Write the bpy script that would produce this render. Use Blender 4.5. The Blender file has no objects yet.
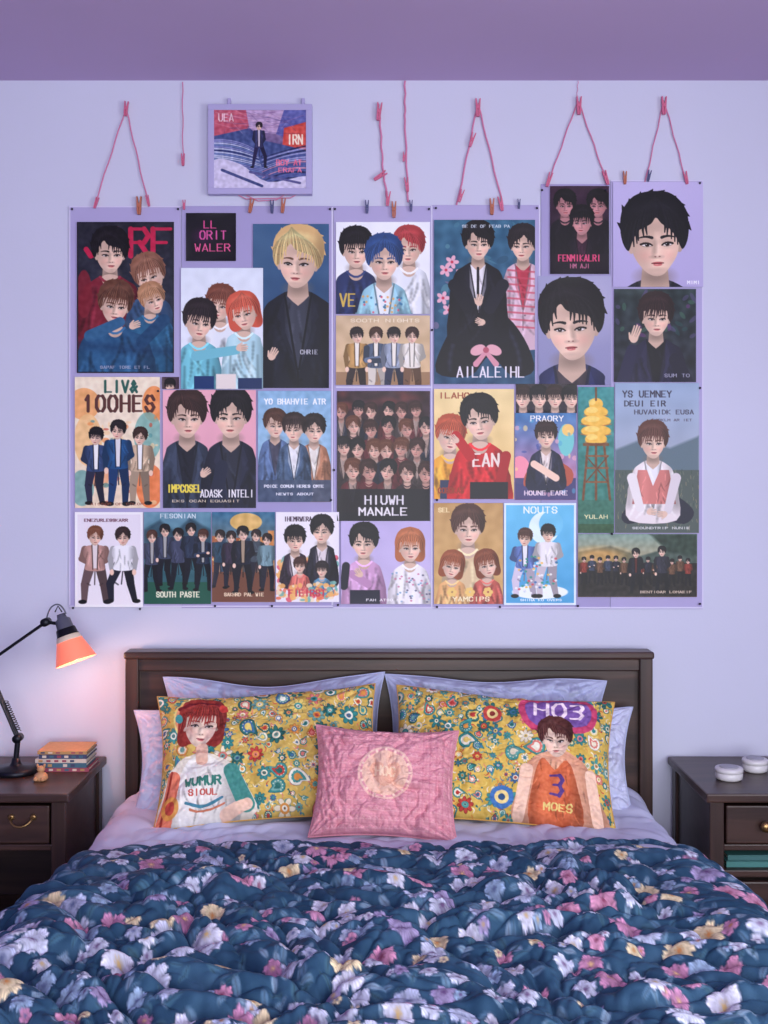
import bpy, bmesh, math, random
import numpy as np
from mathutils import Vector, Matrix
random.seed(4); RNG=np.random.RandomState(7)
S=321.0; D=3.5; CX=384.0; HY=480.0; CZ=1.59
def W(px,py,d=0.0):
    s=S*D/(D-d); return Vector(((px-CX)/s,-d,CZ+(HY-py)/s))
def col(c): return np.array(c,dtype=float)/255.0
def lin(c):
    c=np.clip(np.asarray(c,dtype=float),0,1)
    return np.where(c<=0.04045,c/12.92,((c+0.055)/1.055)**2.4)
scene=bpy.context.scene
scene.view_settings.view_transform='Standard'
COLL=scene.collection
# ------------------------------------------------------------ noise
_T=RNG.rand(256,256)*2*np.pi
def perlin(x,y,seed=0):
    x=x+seed*17.3; y=y+seed*9.7
    xi=np.floor(x).astype(int); yi=np.floor(y).astype(int); fx=x-xi; fy=y-yi
    u=fx*fx*fx*(fx*(fx*6-15)+10); v=fy*fy*fy*(fy*(fy*6-15)+10)
    def g(a,b,dx,dy):
        t=_T[(xi+a)&255,(yi+b)&255]; return np.cos(t)*dx+np.sin(t)*dy
    n0=g(0,0,fx,fy)*(1-u)+g(1,0,fx-1,fy)*u
    n1=g(0,1,fx,fy-1)*(1-u)+g(1,1,fx-1,fy-1)*u
    return (n0*(1-v)+n1*v)*1.4
# ------------------------------------------------------------ materials
def newmat(name):
    m=bpy.data.materials.new(name); m.use_nodes=True
    return m,m.node_tree.nodes,m.node_tree.links,m.node_tree.nodes['Principled BSDF']
def plain(name,c,rough=0.6,metal=0.0,bump=0.0,bscale=200,var=0.0,vscale=4,emit=None,es=0):
    m,n,l,b=newmat(name)
    lc=lin(col(c)); b.inputs['Roughness'].default_value=rough; b.inputs['Metallic'].default_value=metal
    b.inputs['Base Color'].default_value=(*lc,1)
    tc=n.new('ShaderNodeTexCoord')
    if var>0:
        nz=n.new('ShaderNodeTexNoise'); nz.inputs['Scale'].default_value=vscale; nz.inputs['Detail'].default_value=4
        l.new(tc.outputs['Object'],nz.inputs['Vector'])
        r=n.new('ShaderNodeValToRGB'); r.color_ramp.elements[0].color=(*(lc*(1-var)),1); r.color_ramp.elements[1].color=(*np.clip(lc*(1+var),0,1),1)
        r.color_ramp.elements[0].position=.3; r.color_ramp.elements[1].position=.7
        l.new(nz.outputs['Fac'],r.inputs['Fac']); l.new(r.outputs['Color'],b.inputs['Base Color'])
    if bump>0:
        nz=n.new('ShaderNodeTexNoise'); nz.inputs['Scale'].default_value=bscale
        l.new(tc.outputs['Object'],nz.inputs['Vector'])
        bp=n.new('ShaderNodeBump'); bp.inputs['Strength'].default_value=bump; bp.inputs['Distance'].default_value=.002
        l.new(nz.outputs['Fac'],bp.inputs['Height']); l.new(bp.outputs['Normal'],b.inputs['Normal'])
    if emit:
        b.inputs['Emission Color'].default_value=(*lin(col(emit)),1); b.inputs['Emission Strength'].default_value=es
    return m
def wood(name,c1,c2,axis=0,rough=.36,scale=6):
    m,n,l,b=newmat(name)
    tc=n.new('ShaderNodeTexCoord'); mp=n.new('ShaderNodeMapping')
    sc=[scale*5]*3; sc[axis]=scale*.35; mp.inputs['Scale'].default_value=sc
    nz=n.new('ShaderNodeTexNoise'); nz.inputs['Scale'].default_value=1.0; nz.inputs['Detail'].default_value=6; nz.inputs['Distortion'].default_value=.6
    r=n.new('ShaderNodeValToRGB'); r.color_ramp.elements[0].color=(*lin(col(c1)),1); r.color_ramp.elements[1].color=(*lin(col(c2)),1)
    r.color_ramp.elements[0].position=.32; r.color_ramp.elements[1].position=.7
    l.new(tc.outputs['Object'],mp.inputs['Vector']); l.new(mp.outputs['Vector'],nz.inputs['Vector']); l.new(nz.outputs['Fac'],r.inputs['Fac']); l.new(r.outputs['Color'],b.inputs['Base Color'])
    bp=n.new('ShaderNodeBump'); bp.inputs['Strength'].default_value=.15; bp.inputs['Distance'].default_value=.002
    l.new(nz.outputs['Fac'],bp.inputs['Height']); l.new(bp.outputs['Normal'],b.inputs['Normal'])
    b.inputs['Roughness'].default_value=rough
    return m
def painted(name,rough,bump=0,bscale=300,sheen=0):
    m,n,l,b=newmat(name)
    a=n.new('ShaderNodeAttribute'); a.attribute_name='Col'
    l.new(a.outputs['Color'],b.inputs['Base Color']); b.inputs['Roughness'].default_value=rough
    b.inputs['Specular IOR Level'].default_value=.3
    if bump:
        tc=n.new('ShaderNodeTexCoord'); nz=n.new('ShaderNodeTexNoise'); nz.inputs['Scale'].default_value=bscale
        l.new(tc.outputs['Object'],nz.inputs['Vector'])
        bp=n.new('ShaderNodeBump'); bp.inputs['Strength'].default_value=bump; bp.inputs['Distance'].default_value=.002
        l.new(nz.outputs['Fac'],bp.inputs['Height']); l.new(bp.outputs['Normal'],b.inputs['Normal'])
    return m
M_wall=plain('wall_paint',(206,208,230),.85,var=.02,vscale=1.5,bump=.12,bscale=120)
M_wall_lowbounce=plain('low_bounce_wall_paint',(120,108,160),.85,var=.02,vscale=1.5,bump=.12,bscale=120)  # unseen side walls, made darker to cut bounce light on the left
M_ceil=plain('ceiling_paint',(190,168,208),.9,var=.03,vscale=1.2,bump=.1,bscale=100)
M_floor=wood('floor_wood',(92,66,52),(130,98,76),1)
M_trim=plain('trim_paint',(220,220,235),.5)
M_wood=wood('walnut_x',(40,26,25),(74,51,44),0)
M_woodz=wood('walnut_z',(38,25,24),(68,47,41),2)
M_wooddk=wood('walnut_dark',(32,22,22),(56,40,36),0)
M_poster=painted('poster_print',.42)
M_print=painted('cotton_print',.85,bump=.25,bscale=500)
M_duvet=painted('quilt_print',.8,bump=.3,bscale=350)
M_board=plain('lavender_card',(178,170,214),.7,var=.03,vscale=5)
M_board2=plain('lavender_card_b',(168,160,206),.7,var=.03,vscale=5)
M_edge=plain('card_edge',(214,210,238),.6)
M_sheet=plain('white_cotton',(196,200,226),.9,bump=.25,bscale=400)
M_mattress=plain('mattress_fabric',(215,215,228),.9,bump=.2)
M_pillow=plain('pillowcase_cotton',(174,181,212),.9,bump=.25,bscale=400)
M_black=plain('black_metal',(28,30,40),.4,metal=.6)
M_brass=plain('brass',(150,120,80),.35,metal=.9)
M_iron=plain('dark_iron',(30,25,28),.45,metal=.8)
M_string=plain('pink_cord',(212,130,168),.8,bump=.3,bscale=900)
M_pinkclip=plain('pink_clip',(206,100,136),.5)
M_woodclip=plain('wood_clip',(180,105,80),.6)
M_blueclip=plain('blue_clip',(70,75,120),.5)
M_tack=plain('tack_steel',(50,48,62),.4,metal=.4)
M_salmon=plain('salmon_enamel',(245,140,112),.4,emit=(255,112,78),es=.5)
M_cream=plain('cream_enamel',(235,215,190),.4)
M_grey=plain('grey_enamel',(86,88,104),.4)
M_bulb=plain('warm_bulb',(255,220,190),.4,emit=(255,200,160),es=10)
M_white=plain('white_ceramic',(215,212,216),.3)
M_lid=plain('grey_lid',(160,160,172),.35)
M_tan=plain('tan_resin',(190,140,100),.6)
M_paper=plain('paper_pages',(225,218,205),.8)
# ------------------------------------------------------------ mesh helpers
def finish(ob,mat=None,parent=None):
    COLL.objects.link(ob)
    if mat: ob.data.materials.append(mat)
    if parent: ob.parent=parent
    return ob
def empty(name,loc=(0,0,0)):
    e=bpy.data.objects.new(name,None); e.empty_display_size=.05; COLL.objects.link(e); return e
def raw_mesh(name,V,F,C=None,mat=None,smooth=True,center=True,parent=None):
    V=np.asarray(V,dtype=np.float32).reshape(-1,3)
    loc=(V.min(0)+V.max(0))/2 if center else np.zeros(3)
    V=V-loc
    me=bpy.data.meshes.new(name); F=np.asarray(F,dtype=np.int32).reshape(-1,4)
    me.vertices.add(len(V)); me.vertices.foreach_set('co',V.astype(np.float32).ravel())
    me.loops.add(F.size); me.loops.foreach_set('vertex_index',F.ravel())
    me.polygons.add(len(F)); me.polygons.foreach_set('loop_start',np.arange(len(F),dtype=np.int32)*4)
    me.update(calc_edges=True)
    me.polygons.foreach_set('use_smooth',np.full(len(F),smooth))
    if C is not None:
        at=me.color_attributes.new('Col','FLOAT_COLOR','POINT')
        C=np.asarray(C).reshape(-1,3); A=np.ones((len(C),4),dtype=np.float32); A[:,:3]=lin(C); at.data.foreach_set('color',A.ravel())
    me.validate(); me.update()
    ob=bpy.data.objects.new(name,me); ob.location=loc
    return finish(ob,mat,parent)
def gridF(ny,nx,off=0,flip=False):
    i=np.arange(ny-1)[:,None]*nx+np.arange(nx-1)[None,:]+off
    q=np.stack([i,i+nx,i+nx+1,i+1],-1).reshape(-1,4)
    return q[:,::-1] if flip else q
def box(name,x0,x1,y0,y1,z0,z1,mat,bev=.004,parent=None,seg=2):
    me=bpy.data.meshes.new(name); bm=bmesh.new(); bmesh.ops.create_cube(bm,size=1)
    c=Vector(((x0+x1)/2,(y0+y1)/2,(z0+z1)/2))
    for v in bm.verts: v.co=Vector((v.co.x*(x1-x0),v.co.y*(y1-y0),v.co.z*(z1-z0)))
    if bev>0: bmesh.ops.bevel(bm,geom=bm.edges[:],offset=bev,segments=seg,affect='EDGES',profile=.5)
    bm.to_mesh(me); bm.free()
    for p in me.polygons: p.use_smooth=False
    ob=bpy.data.objects.new(name,me); ob.location=c
    return finish(ob,mat,parent)
def boxes(name,lst,mat):
    me=bpy.data.meshes.new(name); bm=bmesh.new()
    for (x0,x1,y0,y1,z0,z1) in lst:
        r=bmesh.ops.create_cube(bm,size=1)
        for v in r['verts']: v.co=Vector(((x0+x1)/2+v.co.x*(x1-x0),(y0+y1)/2+v.co.y*(y1-y0),(z0+z1)/2+v.co.z*(z1-z0)))
    bm.to_mesh(me); bm.free(); ob=bpy.data.objects.new(name,me); return finish(ob,mat)
def lathe(name,prof,origin,axis,mat,parent=None,n=40,cap=True):
    ax=Vector(axis).normalized(); q=Vector((0,0,1)).rotation_difference(ax).to_matrix()
    bm=bmesh.new(); rings=[]
    for (r,h) in prof:
        ring=[bm.verts.new(q@Vector((r*math.cos(2*math.pi*i/n),r*math.sin(2*math.pi*i/n),h))) for i in range(n)]
        rings.append(ring)
    for a,b in zip(rings[:-1],rings[1:]):
        for i in range(n):
            f=bm.faces.new([a[i],a[(i+1)%n],b[(i+1)%n],b[i]]); f.smooth=True
    if cap:
        if prof[0][0]>1e-4: bm.faces.new(rings[0][::-1])
        if prof[-1][0]>1e-4: bm.faces.new(rings[-1])
    bmesh.ops.recalc_face_normals(bm,faces=bm.faces[:])
    me=bpy.data.meshes.new(name); bm.to_mesh(me); bm.free()
    ob=bpy.data.objects.new(name,me); ob.location=Vector(origin); return finish(ob,mat,parent)
def tube(name,pts,r,mat,parent=None,cyclic=False,bez=False):
    cu=bpy.data.curves.new(name,'CURVE'); cu.dimensions='3D'; cu.bevel_depth=r; cu.bevel_resolution=3; cu.use_fill_caps=True
    sp=cu.splines.new('POLY' if not bez else 'NURBS'); sp.points.add(len(pts)-1)
    for p,q in zip(sp.points,pts): p.co=(*q,1)
    if bez: sp.order_u=4; sp.use_endpoint_u=True; sp.resolution_u=8
    sp.use_cyclic_u=cyclic
    ob=bpy.data.objects.new(name,cu); return finish(ob,mat,parent)
# ------------------------------------------------------------ painter
SK=(240,206,186); BK=(22,18,25)
FONT={'A':'04 20 44|13 33','B':'00 04 34 43 32 02|00 30 41 32','C':'41 30 10 01 03 14 34 43','D':'00 04 24 43 41 20 00','E':'40 00 04 44|02 32','F':'40 00 04|02 32','G':'41 30 10 01 03 14 34 43 42 22','H':'00 04|40 44|02 42','I':'20 24','J':'40 43 34 14 03','K':'00 04|40 02 44','L':'00 04 44','M':'04 00 22 40 44','N':'04 00 44 40','O':'10 30 41 43 34 14 03 01 10','P':'04 00 30 41 32 02','Q':'10 30 41 43 34 14 03 01 10|33 44','R':'04 00 30 41 32 02|22 44','S':'41 30 10 01 12 32 43 34 14 03','T':'00 40|20 24','U':'00 03 14 34 43 40','V':'00 24 40','W':'00 14 22 34 40','X':'00 44|40 04','Y':'00 22 40|22 24','Z':'00 40 04 44','0':'10 30 41 43 34 14 03 01 10','1':'11 20 24','3':'00 30 41 32 12|32 43 34 04','5':'40 00 02 32 43 34 04','&':'44 11 20 31 03 14 42'}
class Cv:
    def __init__(s,x0,y0,x1,y1,k=2.2,bg=(200,200,200),bg2=None):
        s.x0,s.y0,s.x1,s.y1=x0,y0,x1,y1
        s.nx=int((x1-x0)*k)+1; s.ny=int((y1-y0)*k)+1
        s.gx=np.linspace(x0,x1,s.nx); s.gy=np.linspace(y0,y1,s.ny)
        s.X,s.Y=np.meshgrid(s.gx,s.gy); s.aa=.5/k
        s.a=np.ones((s.ny,s.nx,3))*col(bg); s.clip=None
        if bg2 is not None:
            t=((s.Y-y0)/(y1-y0))[...,None]; s.a=col(bg)*(1-t)+col(bg2)*t
    def win(s,x0,y0,x1,y1):
        i0=np.searchsorted(s.gx,x0); i1=np.searchsorted(s.gx,x1); j0=np.searchsorted(s.gy,y0); j1=np.searchsorted(s.gy,y1)
        if i1<=i0 or j1<=j0: return None
        return (slice(j0,j1),slice(i0,i1))
    def put(s,sl,d,c,al=1.0,soft=None):
        m=np.clip(.5-d/(2*(soft or s.aa)),0,1)*al
        if s.clip is not None: m=m*s.clip[sl]
        cc=col(c) if not isinstance(c,np.ndarray) else c
        s.a[sl]=s.a[sl]*(1-m[...,None])+cc*m[...,None]
        return m
    def ell(s,cx,cy,rx,ry,c,rot=0,al=1.0,soft=None):
        R=max(rx,ry)+(soft or s.aa)*2+1; sl=s.win(cx-R,cy-R,cx+R,cy+R)
        if sl is None: return
        x=s.X[sl]-cx; y=s.Y[sl]-cy; ca,sa=math.cos(rot),math.sin(rot)
        x,y=x*ca+y*sa,-x*sa+y*ca
        d=(np.sqrt((x/rx)**2+(y/ry)**2)-1)*min(rx,ry); s.put(sl,d,c,al,soft)
    def poly(s,pts,c,al=1.0,soft=None,retmask=False):
        P=np.array(pts,dtype=float); m=(soft or s.aa)*2+1
        sl=s.win(P[:,0].min()-m,P[:,1].min()-m,P[:,0].max()+m,P[:,1].max()+m)
        if sl is None: return None
        X=s.X[sl];Y=s.Y[sl]; dd=np.full(X.shape,1e9); ins=np.zeros(X.shape,bool)
        n=len(P)
        for i in range(n):
            ax,ay=P[i]; bx,by=P[(i+1)%n]; ex,ey=bx-ax,by-ay; L=ex*ex+ey*ey+1e-9
            t=np.clip(((X-ax)*ex+(Y-ay)*ey)/L,0,1); dd=np.minimum(dd,(X-ax-t*ex)**2+(Y-ay-t*ey)**2)
            if ay!=by:
                cnd=((ay>Y)!=(by>Y))&(X<ex*(Y-ay)/(ey)+ax); ins^=cnd
        d=np.sqrt(dd); d=np.where(ins,-d,d); mk=s.put(sl,d,c,al,soft)
        if retmask:
            full=np.zeros(s.X.shape); full[sl]=mk; return full
    def blob(s,pts,c,**k):
        P=[np.array(p,float) for p in pts]; n=len(P); out=[]
        for i in range(n):
            p0,p1,p2,p3=P[i-1],P[i],P[(i+1)%n],P[(i+2)%n]
            for t in (0,.25,.5,.75):
                out.append(.5*((2*p1)+(-p0+p2)*t+(2*p0-5*p1+4*p2-p3)*t*t+(-p0+3*p1-3*p2+p3)*t**3))
        return s.poly(out,c,**k)
    def line(s,ax,ay,bx,by,w0,c,w1=None,al=1.0,soft=None):
        w1=w0 if w1 is None else w1; m=max(w0,w1)+(soft or s.aa)*2+1
        sl=s.win(min(ax,bx)-m,min(ay,by)-m,max(ax,bx)+m,max(ay,by)+m)
        if sl is None: return
        X=s.X[sl];Y=s.Y[sl]; ex,ey=bx-ax,by-ay; L=ex*ex+ey*ey+1e-9
        t=np.clip(((X-ax)*ex+(Y-ay)*ey)/L,0,1)
        d=np.sqrt((X-ax-t*ex)**2+(Y-ay-t*ey)**2)-(w0+(w1-w0)*t); s.put(sl,d,c,al,soft)
    def curve(s,pts,w0,c,w1=None,al=1.0,soft=None):
        w1=w0 if w1 is None else w1
        p0,p1,p2=[np.array(p,float) for p in pts]; n=5; prev=p0
        for i in range(1,n+1):
            t=i/n; q=(1-t)**2*p0+2*t*(1-t)*p1+t*t*p2
            s.line(prev[0],prev[1],q[0],q[1],w0+(w1-w0)*(i-1)/n,c,w0+(w1-w0)*t,al,soft); prev=q
    def rect(s,x0,y0,x1,y1,c,al=1.0): s.poly([(x0,y0),(x1,y0),(x1,y1),(x0,y1)],c,al=al)
    def text(s,t,x0,y0,x1,y1,c,lw=.6,al=1.0,gw=.70):
        cw=(x1-x0)/len(t); lw=lw*.85
        for i,ch in enumerate(t):
            if ch not in FONT: continue
            for st in FONT[ch].split('|'):
                q=[(x0+cw*(i+(1-gw)/2)+int(p[0])/4*cw*gw, y0+int(p[1])/4*(y1-y0)) for p in st.split()]
                for a,b in zip(q[:-1],q[1:]):
                    vert=abs(b[1]-a[1])>abs(b[0]-a[0]); s.line(*a,*b,lw*(1.15 if vert else .7),c,al=al)
    def noise(s,amp,sc,seed=0):
        s.a=np.clip(s.a+amp*perlin(s.X/sc,s.Y/sc,seed)[...,None],0,1)
    def border(s,c,w):
        for r in ((s.x0,s.y0,s.x1,s.y0+w),(s.x0,s.y1-w,s.x1,s.y1),(s.x0,s.y0,s.x0+w,s.y1),(s.x1-w,s.y0,s.x1,s.y1)): s.rect(*r,c)
def mul(c,f): return tuple(min(255,v*f) for v in c)
def head(c,x,y,r,hair=BK,style='fringe',skin=SK,rot=0,turn=None):
    if turn is None: turn=random.choice([-1,-.6,.5,1])
    ca,sa=math.cos(rot),math.sin(rot)
    L=lambda a,b:(x+(a*ca-b*sa)*r, y+(a*sa+b*ca)*r)
    E=lambda a,b,rx,ry,cc,ro=0,**k:c.ell(*L(a,b),rx*r,ry*r,cc,rot+ro,**k)
    hi=tuple(min(255,v*1.3+24) for v in hair); dk=mul(hair,.5)
    rr=random.uniform
    if style in('long','bob'):
        e=2.0 if style=='long' else 1.0
        hm=c.blob([L(0,-1.34),L(-.7,-1.1),L(-1.0,-.5),L(-1.0,.1),L(-.98,e*.75),L(-.65,e),L(0,e*.8),L(.65,e),L(.98,e*.75),L(1.0,.1),L(1.0,-.5),L(.7,-1.1)],hair,retmask=True)
    else:
        hm=c.blob([L(0,-1.36),L(-.55,-1.24),L(-.88,-.82),L(-.95,-.25),L(-.8,.22),L(-.4,.3),L(.4,.3),L(.8,.22),L(.95,-.25),L(.88,-.82),L(.55,-1.24)],hair,retmask=True)
        # loose outer tufts break up the silhouette
        for a in (-2.7,-2.4,-2.0,-1.7,-1.4,-1.0,-.7,-.4,.0,3.1):
            p=( .88*math.cos(a),-.42+.86*math.sin(a)); q=(1.03*math.cos(a+rr(.08,.2)),-.42+.99*math.sin(a+rr(.08,.2)))
            c.line(*L(*p),*L(*q),.10*r,hair,.012*r)
    if style!='long':
        E(-.67,.18,.09,.18,mul(skin,.84)); E(.67,.18,.09,.18,mul(skin,.78))
    t=turn*.05
    m=c.blob([L(0,-.9),L(-.48,-.8),L(-.66,-.3),L(-.655,.16),L(-.575,.48),L(-.34,.82),L(-.12+t,.985),L(.12+t,.985),L(.34,.82),L(.575,.48),L(.655,.16),L(.66,-.3),L(.48,-.8)],skin,retmask=True)
    if m is None: return
    old=c.clip; c.clip=m if old is None else m*old
    s_=1 if turn<=0 else -1
    E(s_*.68,.3,.34,.9,mul(skin,.66),al=.6,soft=.38*r); E(-s_*.72,.45,.14,.6,mul(skin,.80),al=.5,soft=.2*r)
    E(0,-.38,.7,.3,mul(skin,.70),al=.55,soft=.25*r)
    T=lambda a:a*(1-.07*abs(turn))+turn*.10
    E(T(-s_*.02),.26,.06,.28,mul(skin,1.08),al=.8,soft=.09*r); E(T(-s_*.34),.34,.15,.11,mul(skin,1.07),al=.6,soft=.12*r)
    E(T(s_*.40),.60,.10,.22,mul(skin,.82),s_*.35,al=.45,soft=.12*r); E(T(-s_*.40),.62,.08,.2,mul(skin,.86),-s_*.35,al=.45,soft=.12*r)
    E(T(.36),.43,.15,.11,(232,138,130),al=.25,soft=.15*r); E(T(-.36),.43,.15,.11,(232,138,130),al=.25,soft=.15*r)
    E(0,1.02,.45,.13,mul(skin,.70),al=.65,soft=.15*r); E(T(0),.83,.12,.03,mul(skin,.80),al=.7,soft=.06*r)
    ed=(34,22,24); bw=mul(hair,.95) if sum(hair)<330 else (100,70,54)
    for sx in(-1,1):
        f=1-.14*max(0,sx*turn); ex=T(sx*.29)
        E(ex,.06,.19*f,.09,mul(skin,.70),al=.5,soft=.08*r)
        E(ex,.128,.135*f,.050,(232,224,224)); E(ex+turn*.02,.122,.064,.062,(42,28,26)); E(ex+turn*.02,.122,.03,.032,(8,6,8)); E(ex-.02,.105,.018,.018,(255,255,255),al=.95)
        c.curve([L(ex-sx*.15*f,.145),L(ex-sx*.02,.035),L(ex+sx*.17*f,.108)],.022*r,ed,.03*r)
        c.curve([L(ex-sx*.13*f,.165),L(ex,.21),L(ex+sx*.14*f,.15)],.010*r,mul(skin,.55),al=.6); E(ex,.22,.12,.03,mul(skin,.84),al=.5,soft=.04*r)
        c.curve([L(ex-sx*.15*f,-.065),L(ex+sx*.03,-.135),L(ex+sx*.23*f,-.065)],.042*r,bw,.016*r,al=.88)
    c.curve([L(T(s_*.07),.02),L(T(s_*.06),.22),L(T(s_*.10),.42)],.05*r,mul(skin,.70),.05*r,al=.42,soft=.06*r)
    E(T(s_*.03),.47,.12,.03,mul(skin,.64),al=.7,soft=.04*r); E(T(-.06),.462,.028,.018,(92,44,44),al=.85); E(T(.06),.462,.028,.018,(92,44,44),al=.85); E(T(0),.43,.05,.03,mul(skin,1.06),al=.7,soft=.04*r)
    E(T(0),.64,.155,.034,(182,92,94)); E(T(0),.685,.125,.043,(208,120,118)); E(T(-.03),.685,.045,.015,(236,168,160),al=.7)
    c.curve([L(T(-.17),.645),L(T(0),.668),L(T(.17),.645)],.013*r,(104,38,46))
    c.clip=old
    if style in('fringe','bob','long'):
        P_=[L(-.90,.0),L(-.93,-.6),L(-.6,-1.2),L(0,-1.36),L(.6,-1.2),L(.93,-.6),L(.90,.0),L(.76,.3),L(.66,.12),L(.64,-.3),L(.3,-.42),L(0,-.38),L(-.3,-.42),L(-.64,-.3),L(-.66,.12),L(-.76,.3)]
        fm=c.poly(P_,hair,retmask=True); px=.1; locks=[(a,-.03+.07*math.sin(a*9+x)+.22*abs(a)**2) for a in np.linspace(-.6,.6,11)]
    elif style=='part':
        fm=c.blob([L(.05,-.62),L(.2,-.45),L(.44,-.28),L(.62,.0),L(.76,.28),L(.93,-.1),L(.90,-.8),L(.52,-1.26),L(.05,-1.36),L(-.5,-1.26),L(-.90,-.8),L(-.93,-.1),L(-.76,.28),L(-.62,.0),L(-.44,-.28),L(-.1,-.45)],hair,retmask=True); px=.05
        locks=[(.26,-.2),(.36,-.1),(.46,-.02),(.55,.06),(.63,.16),(-.22,-.2),(-.33,-.1),(-.43,-.02),(-.53,.06),(-.62,.16)]
    elif style=='side':
        fm=c.blob([L(-.30,-.62),L(-.12,-.42),L(.25,-.30),L(.5,-.22),L(.64,.05),L(.76,.26),L(.94,-.15),L(.90,-.84),L(.5,-1.28),L(-.1,-1.37),L(-.6,-1.22),L(-.92,-.76),L(-.93,-.1),L(-.74,.2),L(-.64,-.05),L(-.50,-.38)],hair,retmask=True); px=-.30
        locks=[(-.05,-.16),(.08,-.1),(.2,-.05),(.32,-.02),(.44,.01),(.55,.06),(.64,.16),(-.44,-.18),(-.54,-.04),(-.62,.1)]
    else:
        fm=c.blob([L(-.5,-.6),L(0,-.7),L(.5,-.6),L(.7,-.15),L(.86,.0),L(.94,-.7),L(.55,-1.25),L(0,-1.36),L(-.55,-1.25),L(-.94,-.7),L(-.86,0),L(-.7,-.15)],hair,retmask=True); px=0; locks=[]
    for (a,b) in locks:
        a2=a+rr(-.03,.03); b2=b+rr(-.04,.04); sg=1 if a>px else -1
        ctrl=L(a2*.95+sg*.10,-.62) if style in('part','side') else L(a2+.10,-.5)
        c.curve([L(px+(a-px)*.45,-.85),ctrl,L(a2,b2)],.10*r,hair,.016*r)
        c.curve([L(px+(a-px)*.5,-.75),ctrl,L(a2,b2-.05)],.018*r,hi,.008*r,al=.35,soft=max(.015*r,c.aa))
    if fm is None: return
    if hm is not None and style in('long','bob'): mm=np.clip(fm+hm*(1-m),0,1)
    else: mm=fm
    c.clip=mm if old is None else mm*old
    n=int(min(50,10+r*1.2)); sf=max(.02*r,c.aa)
    for i in range(n):
        a=-1.0+2.0*(i+.5)/n+rr(-.03,.03)
        e_=(.25 if style not in('long',) else 1.6)*abs(a)+(-.05)
        c.curve([L(px+.12*a,-1.25+.25*abs(a)),L(px*.3+a*.95,-1.05+.35*abs(a)),L(a*.98,e_)],.016*r,hi if i%2 else dk,.026*r,al=.36 if i%2 else .5,soft=sf)
    c.curve([L(-.7,-.76),L(-.1,-1.12),L(.55,-.85)],.06*r,hi,al=.28,soft=.13*r)
    E(.85,-.2,.2,.7,dk,al=.5,soft=.2*r); c.clip=old
def shade_mask(c,m,x,w,y0,y1,cl,n=7,r=5):
    if m is None: return
    old=c.clip; c.clip=m if old is None else m*old
    dk=mul(cl,.5); lt=tuple(min(255,v*1.2+18) for v in cl)
    c.line(x+w,y0,x+w,y1,w*.22,dk,al=.65,soft=w*.3); c.line(x-w,y0,x-w,y1,w*.1,dk,al=.5,soft=w*.2)
    c.line(x-w*.45,y0,x-w*.5,y1,w*.1,lt,al=.35,soft=w*.2)
    for k in range(n*2):
        xx=x+random.uniform(-w,w)*.85; yy=random.uniform(y0,max(y0+1,y1)); dx=random.uniform(-.5,.5)*r*1.6
        c.curve([(xx,yy),(xx+dx*.2,yy+r*.6),(xx+dx,yy+r*1.1)],.06*r,lt if k%2 else dk,.02*r,al=.5,soft=.08*r+.2)
    c.clip=old
def bust(c,x,y,r,cl,inner=None,bot=None,w=2.0,skin=SK,lap=True,lean=0):
    bot=c.y1 if bot is None else bot; dk=mul(cl,.58); lt=tuple(min(255,v*1.15+14) for v in cl)
    sy=y+1.5*r
    m=c.blob([(x-.34*r,y+1.1*r),(x-.9*r,sy-.1*r),(x-w*.82*r,sy+.22*r),(x-w*r,sy+1.1*r),(x-w*1.06*r,max(sy+1.2*r,(sy+bot)/2+r*.5)),(x-w*.98*r,bot+r),(x+w*.98*r,bot+r),(x+w*1.06*r,max(sy+1.2*r,(sy+bot)/2+r*.5)),(x+w*r,sy+1.1*r),(x+w*.82*r,sy+.22*r),(x+.9*r,sy-.1*r),(x+.34*r,y+1.1*r)],cl,retmask=True)
    shade_mask(c,m,x,w*r,sy,bot,cl,10,r)
    c.line(x,y+.6*r,x,y+1.3*r,.34*r,mul(skin,.84),.40*r); c.ell(x,y+1.02*r,.42*r,.22*r,mul(skin,.52),al=.65,soft=.15*r)
    if inner is not None:
        m2=c.poly([(x-.5*r,y+1.2*r),(x-.2*r,y+1.5*r),(x,y+1.66*r),(x+.2*r,y+1.5*r),(x+.5*r,y+1.2*r),(x+.48*r,sy+1.1*r),(x+.04*r,sy+2.6*r),(x-.48*r,sy+1.1*r)],inner,retmask=True)
        shade_mask(c,m2,x,.5*r,sy,sy+2*r,inner,3,r*.6)
        if lap:
            for sx in(-1,1):
                c.poly([(x+sx*.48*r,y+1.18*r),(x+sx*.78*r,sy+.55*r),(x+sx*.62*r,sy+.8*r),(x+sx*.7*r,sy+1.0*r),(x+sx*.04*r,sy+2.6*r)],lt,al=.5); c.line(x+sx*.5*r,y+1.2*r,x+sx*.04*r,sy+2.5*r,.04*r,dk,al=.8)
            c.line(x,sy+2.5*r,x,bot,.03*r,dk); c.ell(x+.12*r,sy+2.9*r,.06*r,.06*r,dk)
    else:
        c.ell(x,y+1.28*r,.44*r,.22*r,mul(skin,.9)); c.curve([(x-.5*r,y+1.2*r),(x,y+1.8*r),(x+.5*r,y+1.2*r)],.06*r,lt)
    c.line(x-w*.64*r,sy+1.0*r,x-w*.66*r,bot,.04*r,dk,.08*r,al=.7,soft=.08*r); c.line(x+w*.64*r,sy+1.0*r,x+w*.66*r,bot,.04*r,dk,.08*r,al=.7,soft=.08*r)
def guy(c,x,y,r,hair=BK,style='fringe',cl=(40,40,60),inner=None,bot=None,w=2.0,rot=0,skin=SK,turn=None):
    bust(c,x,y,r,cl,inner,bot,w,skin); head(c,x,y,r,hair,style,skin,rot,turn)
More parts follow.
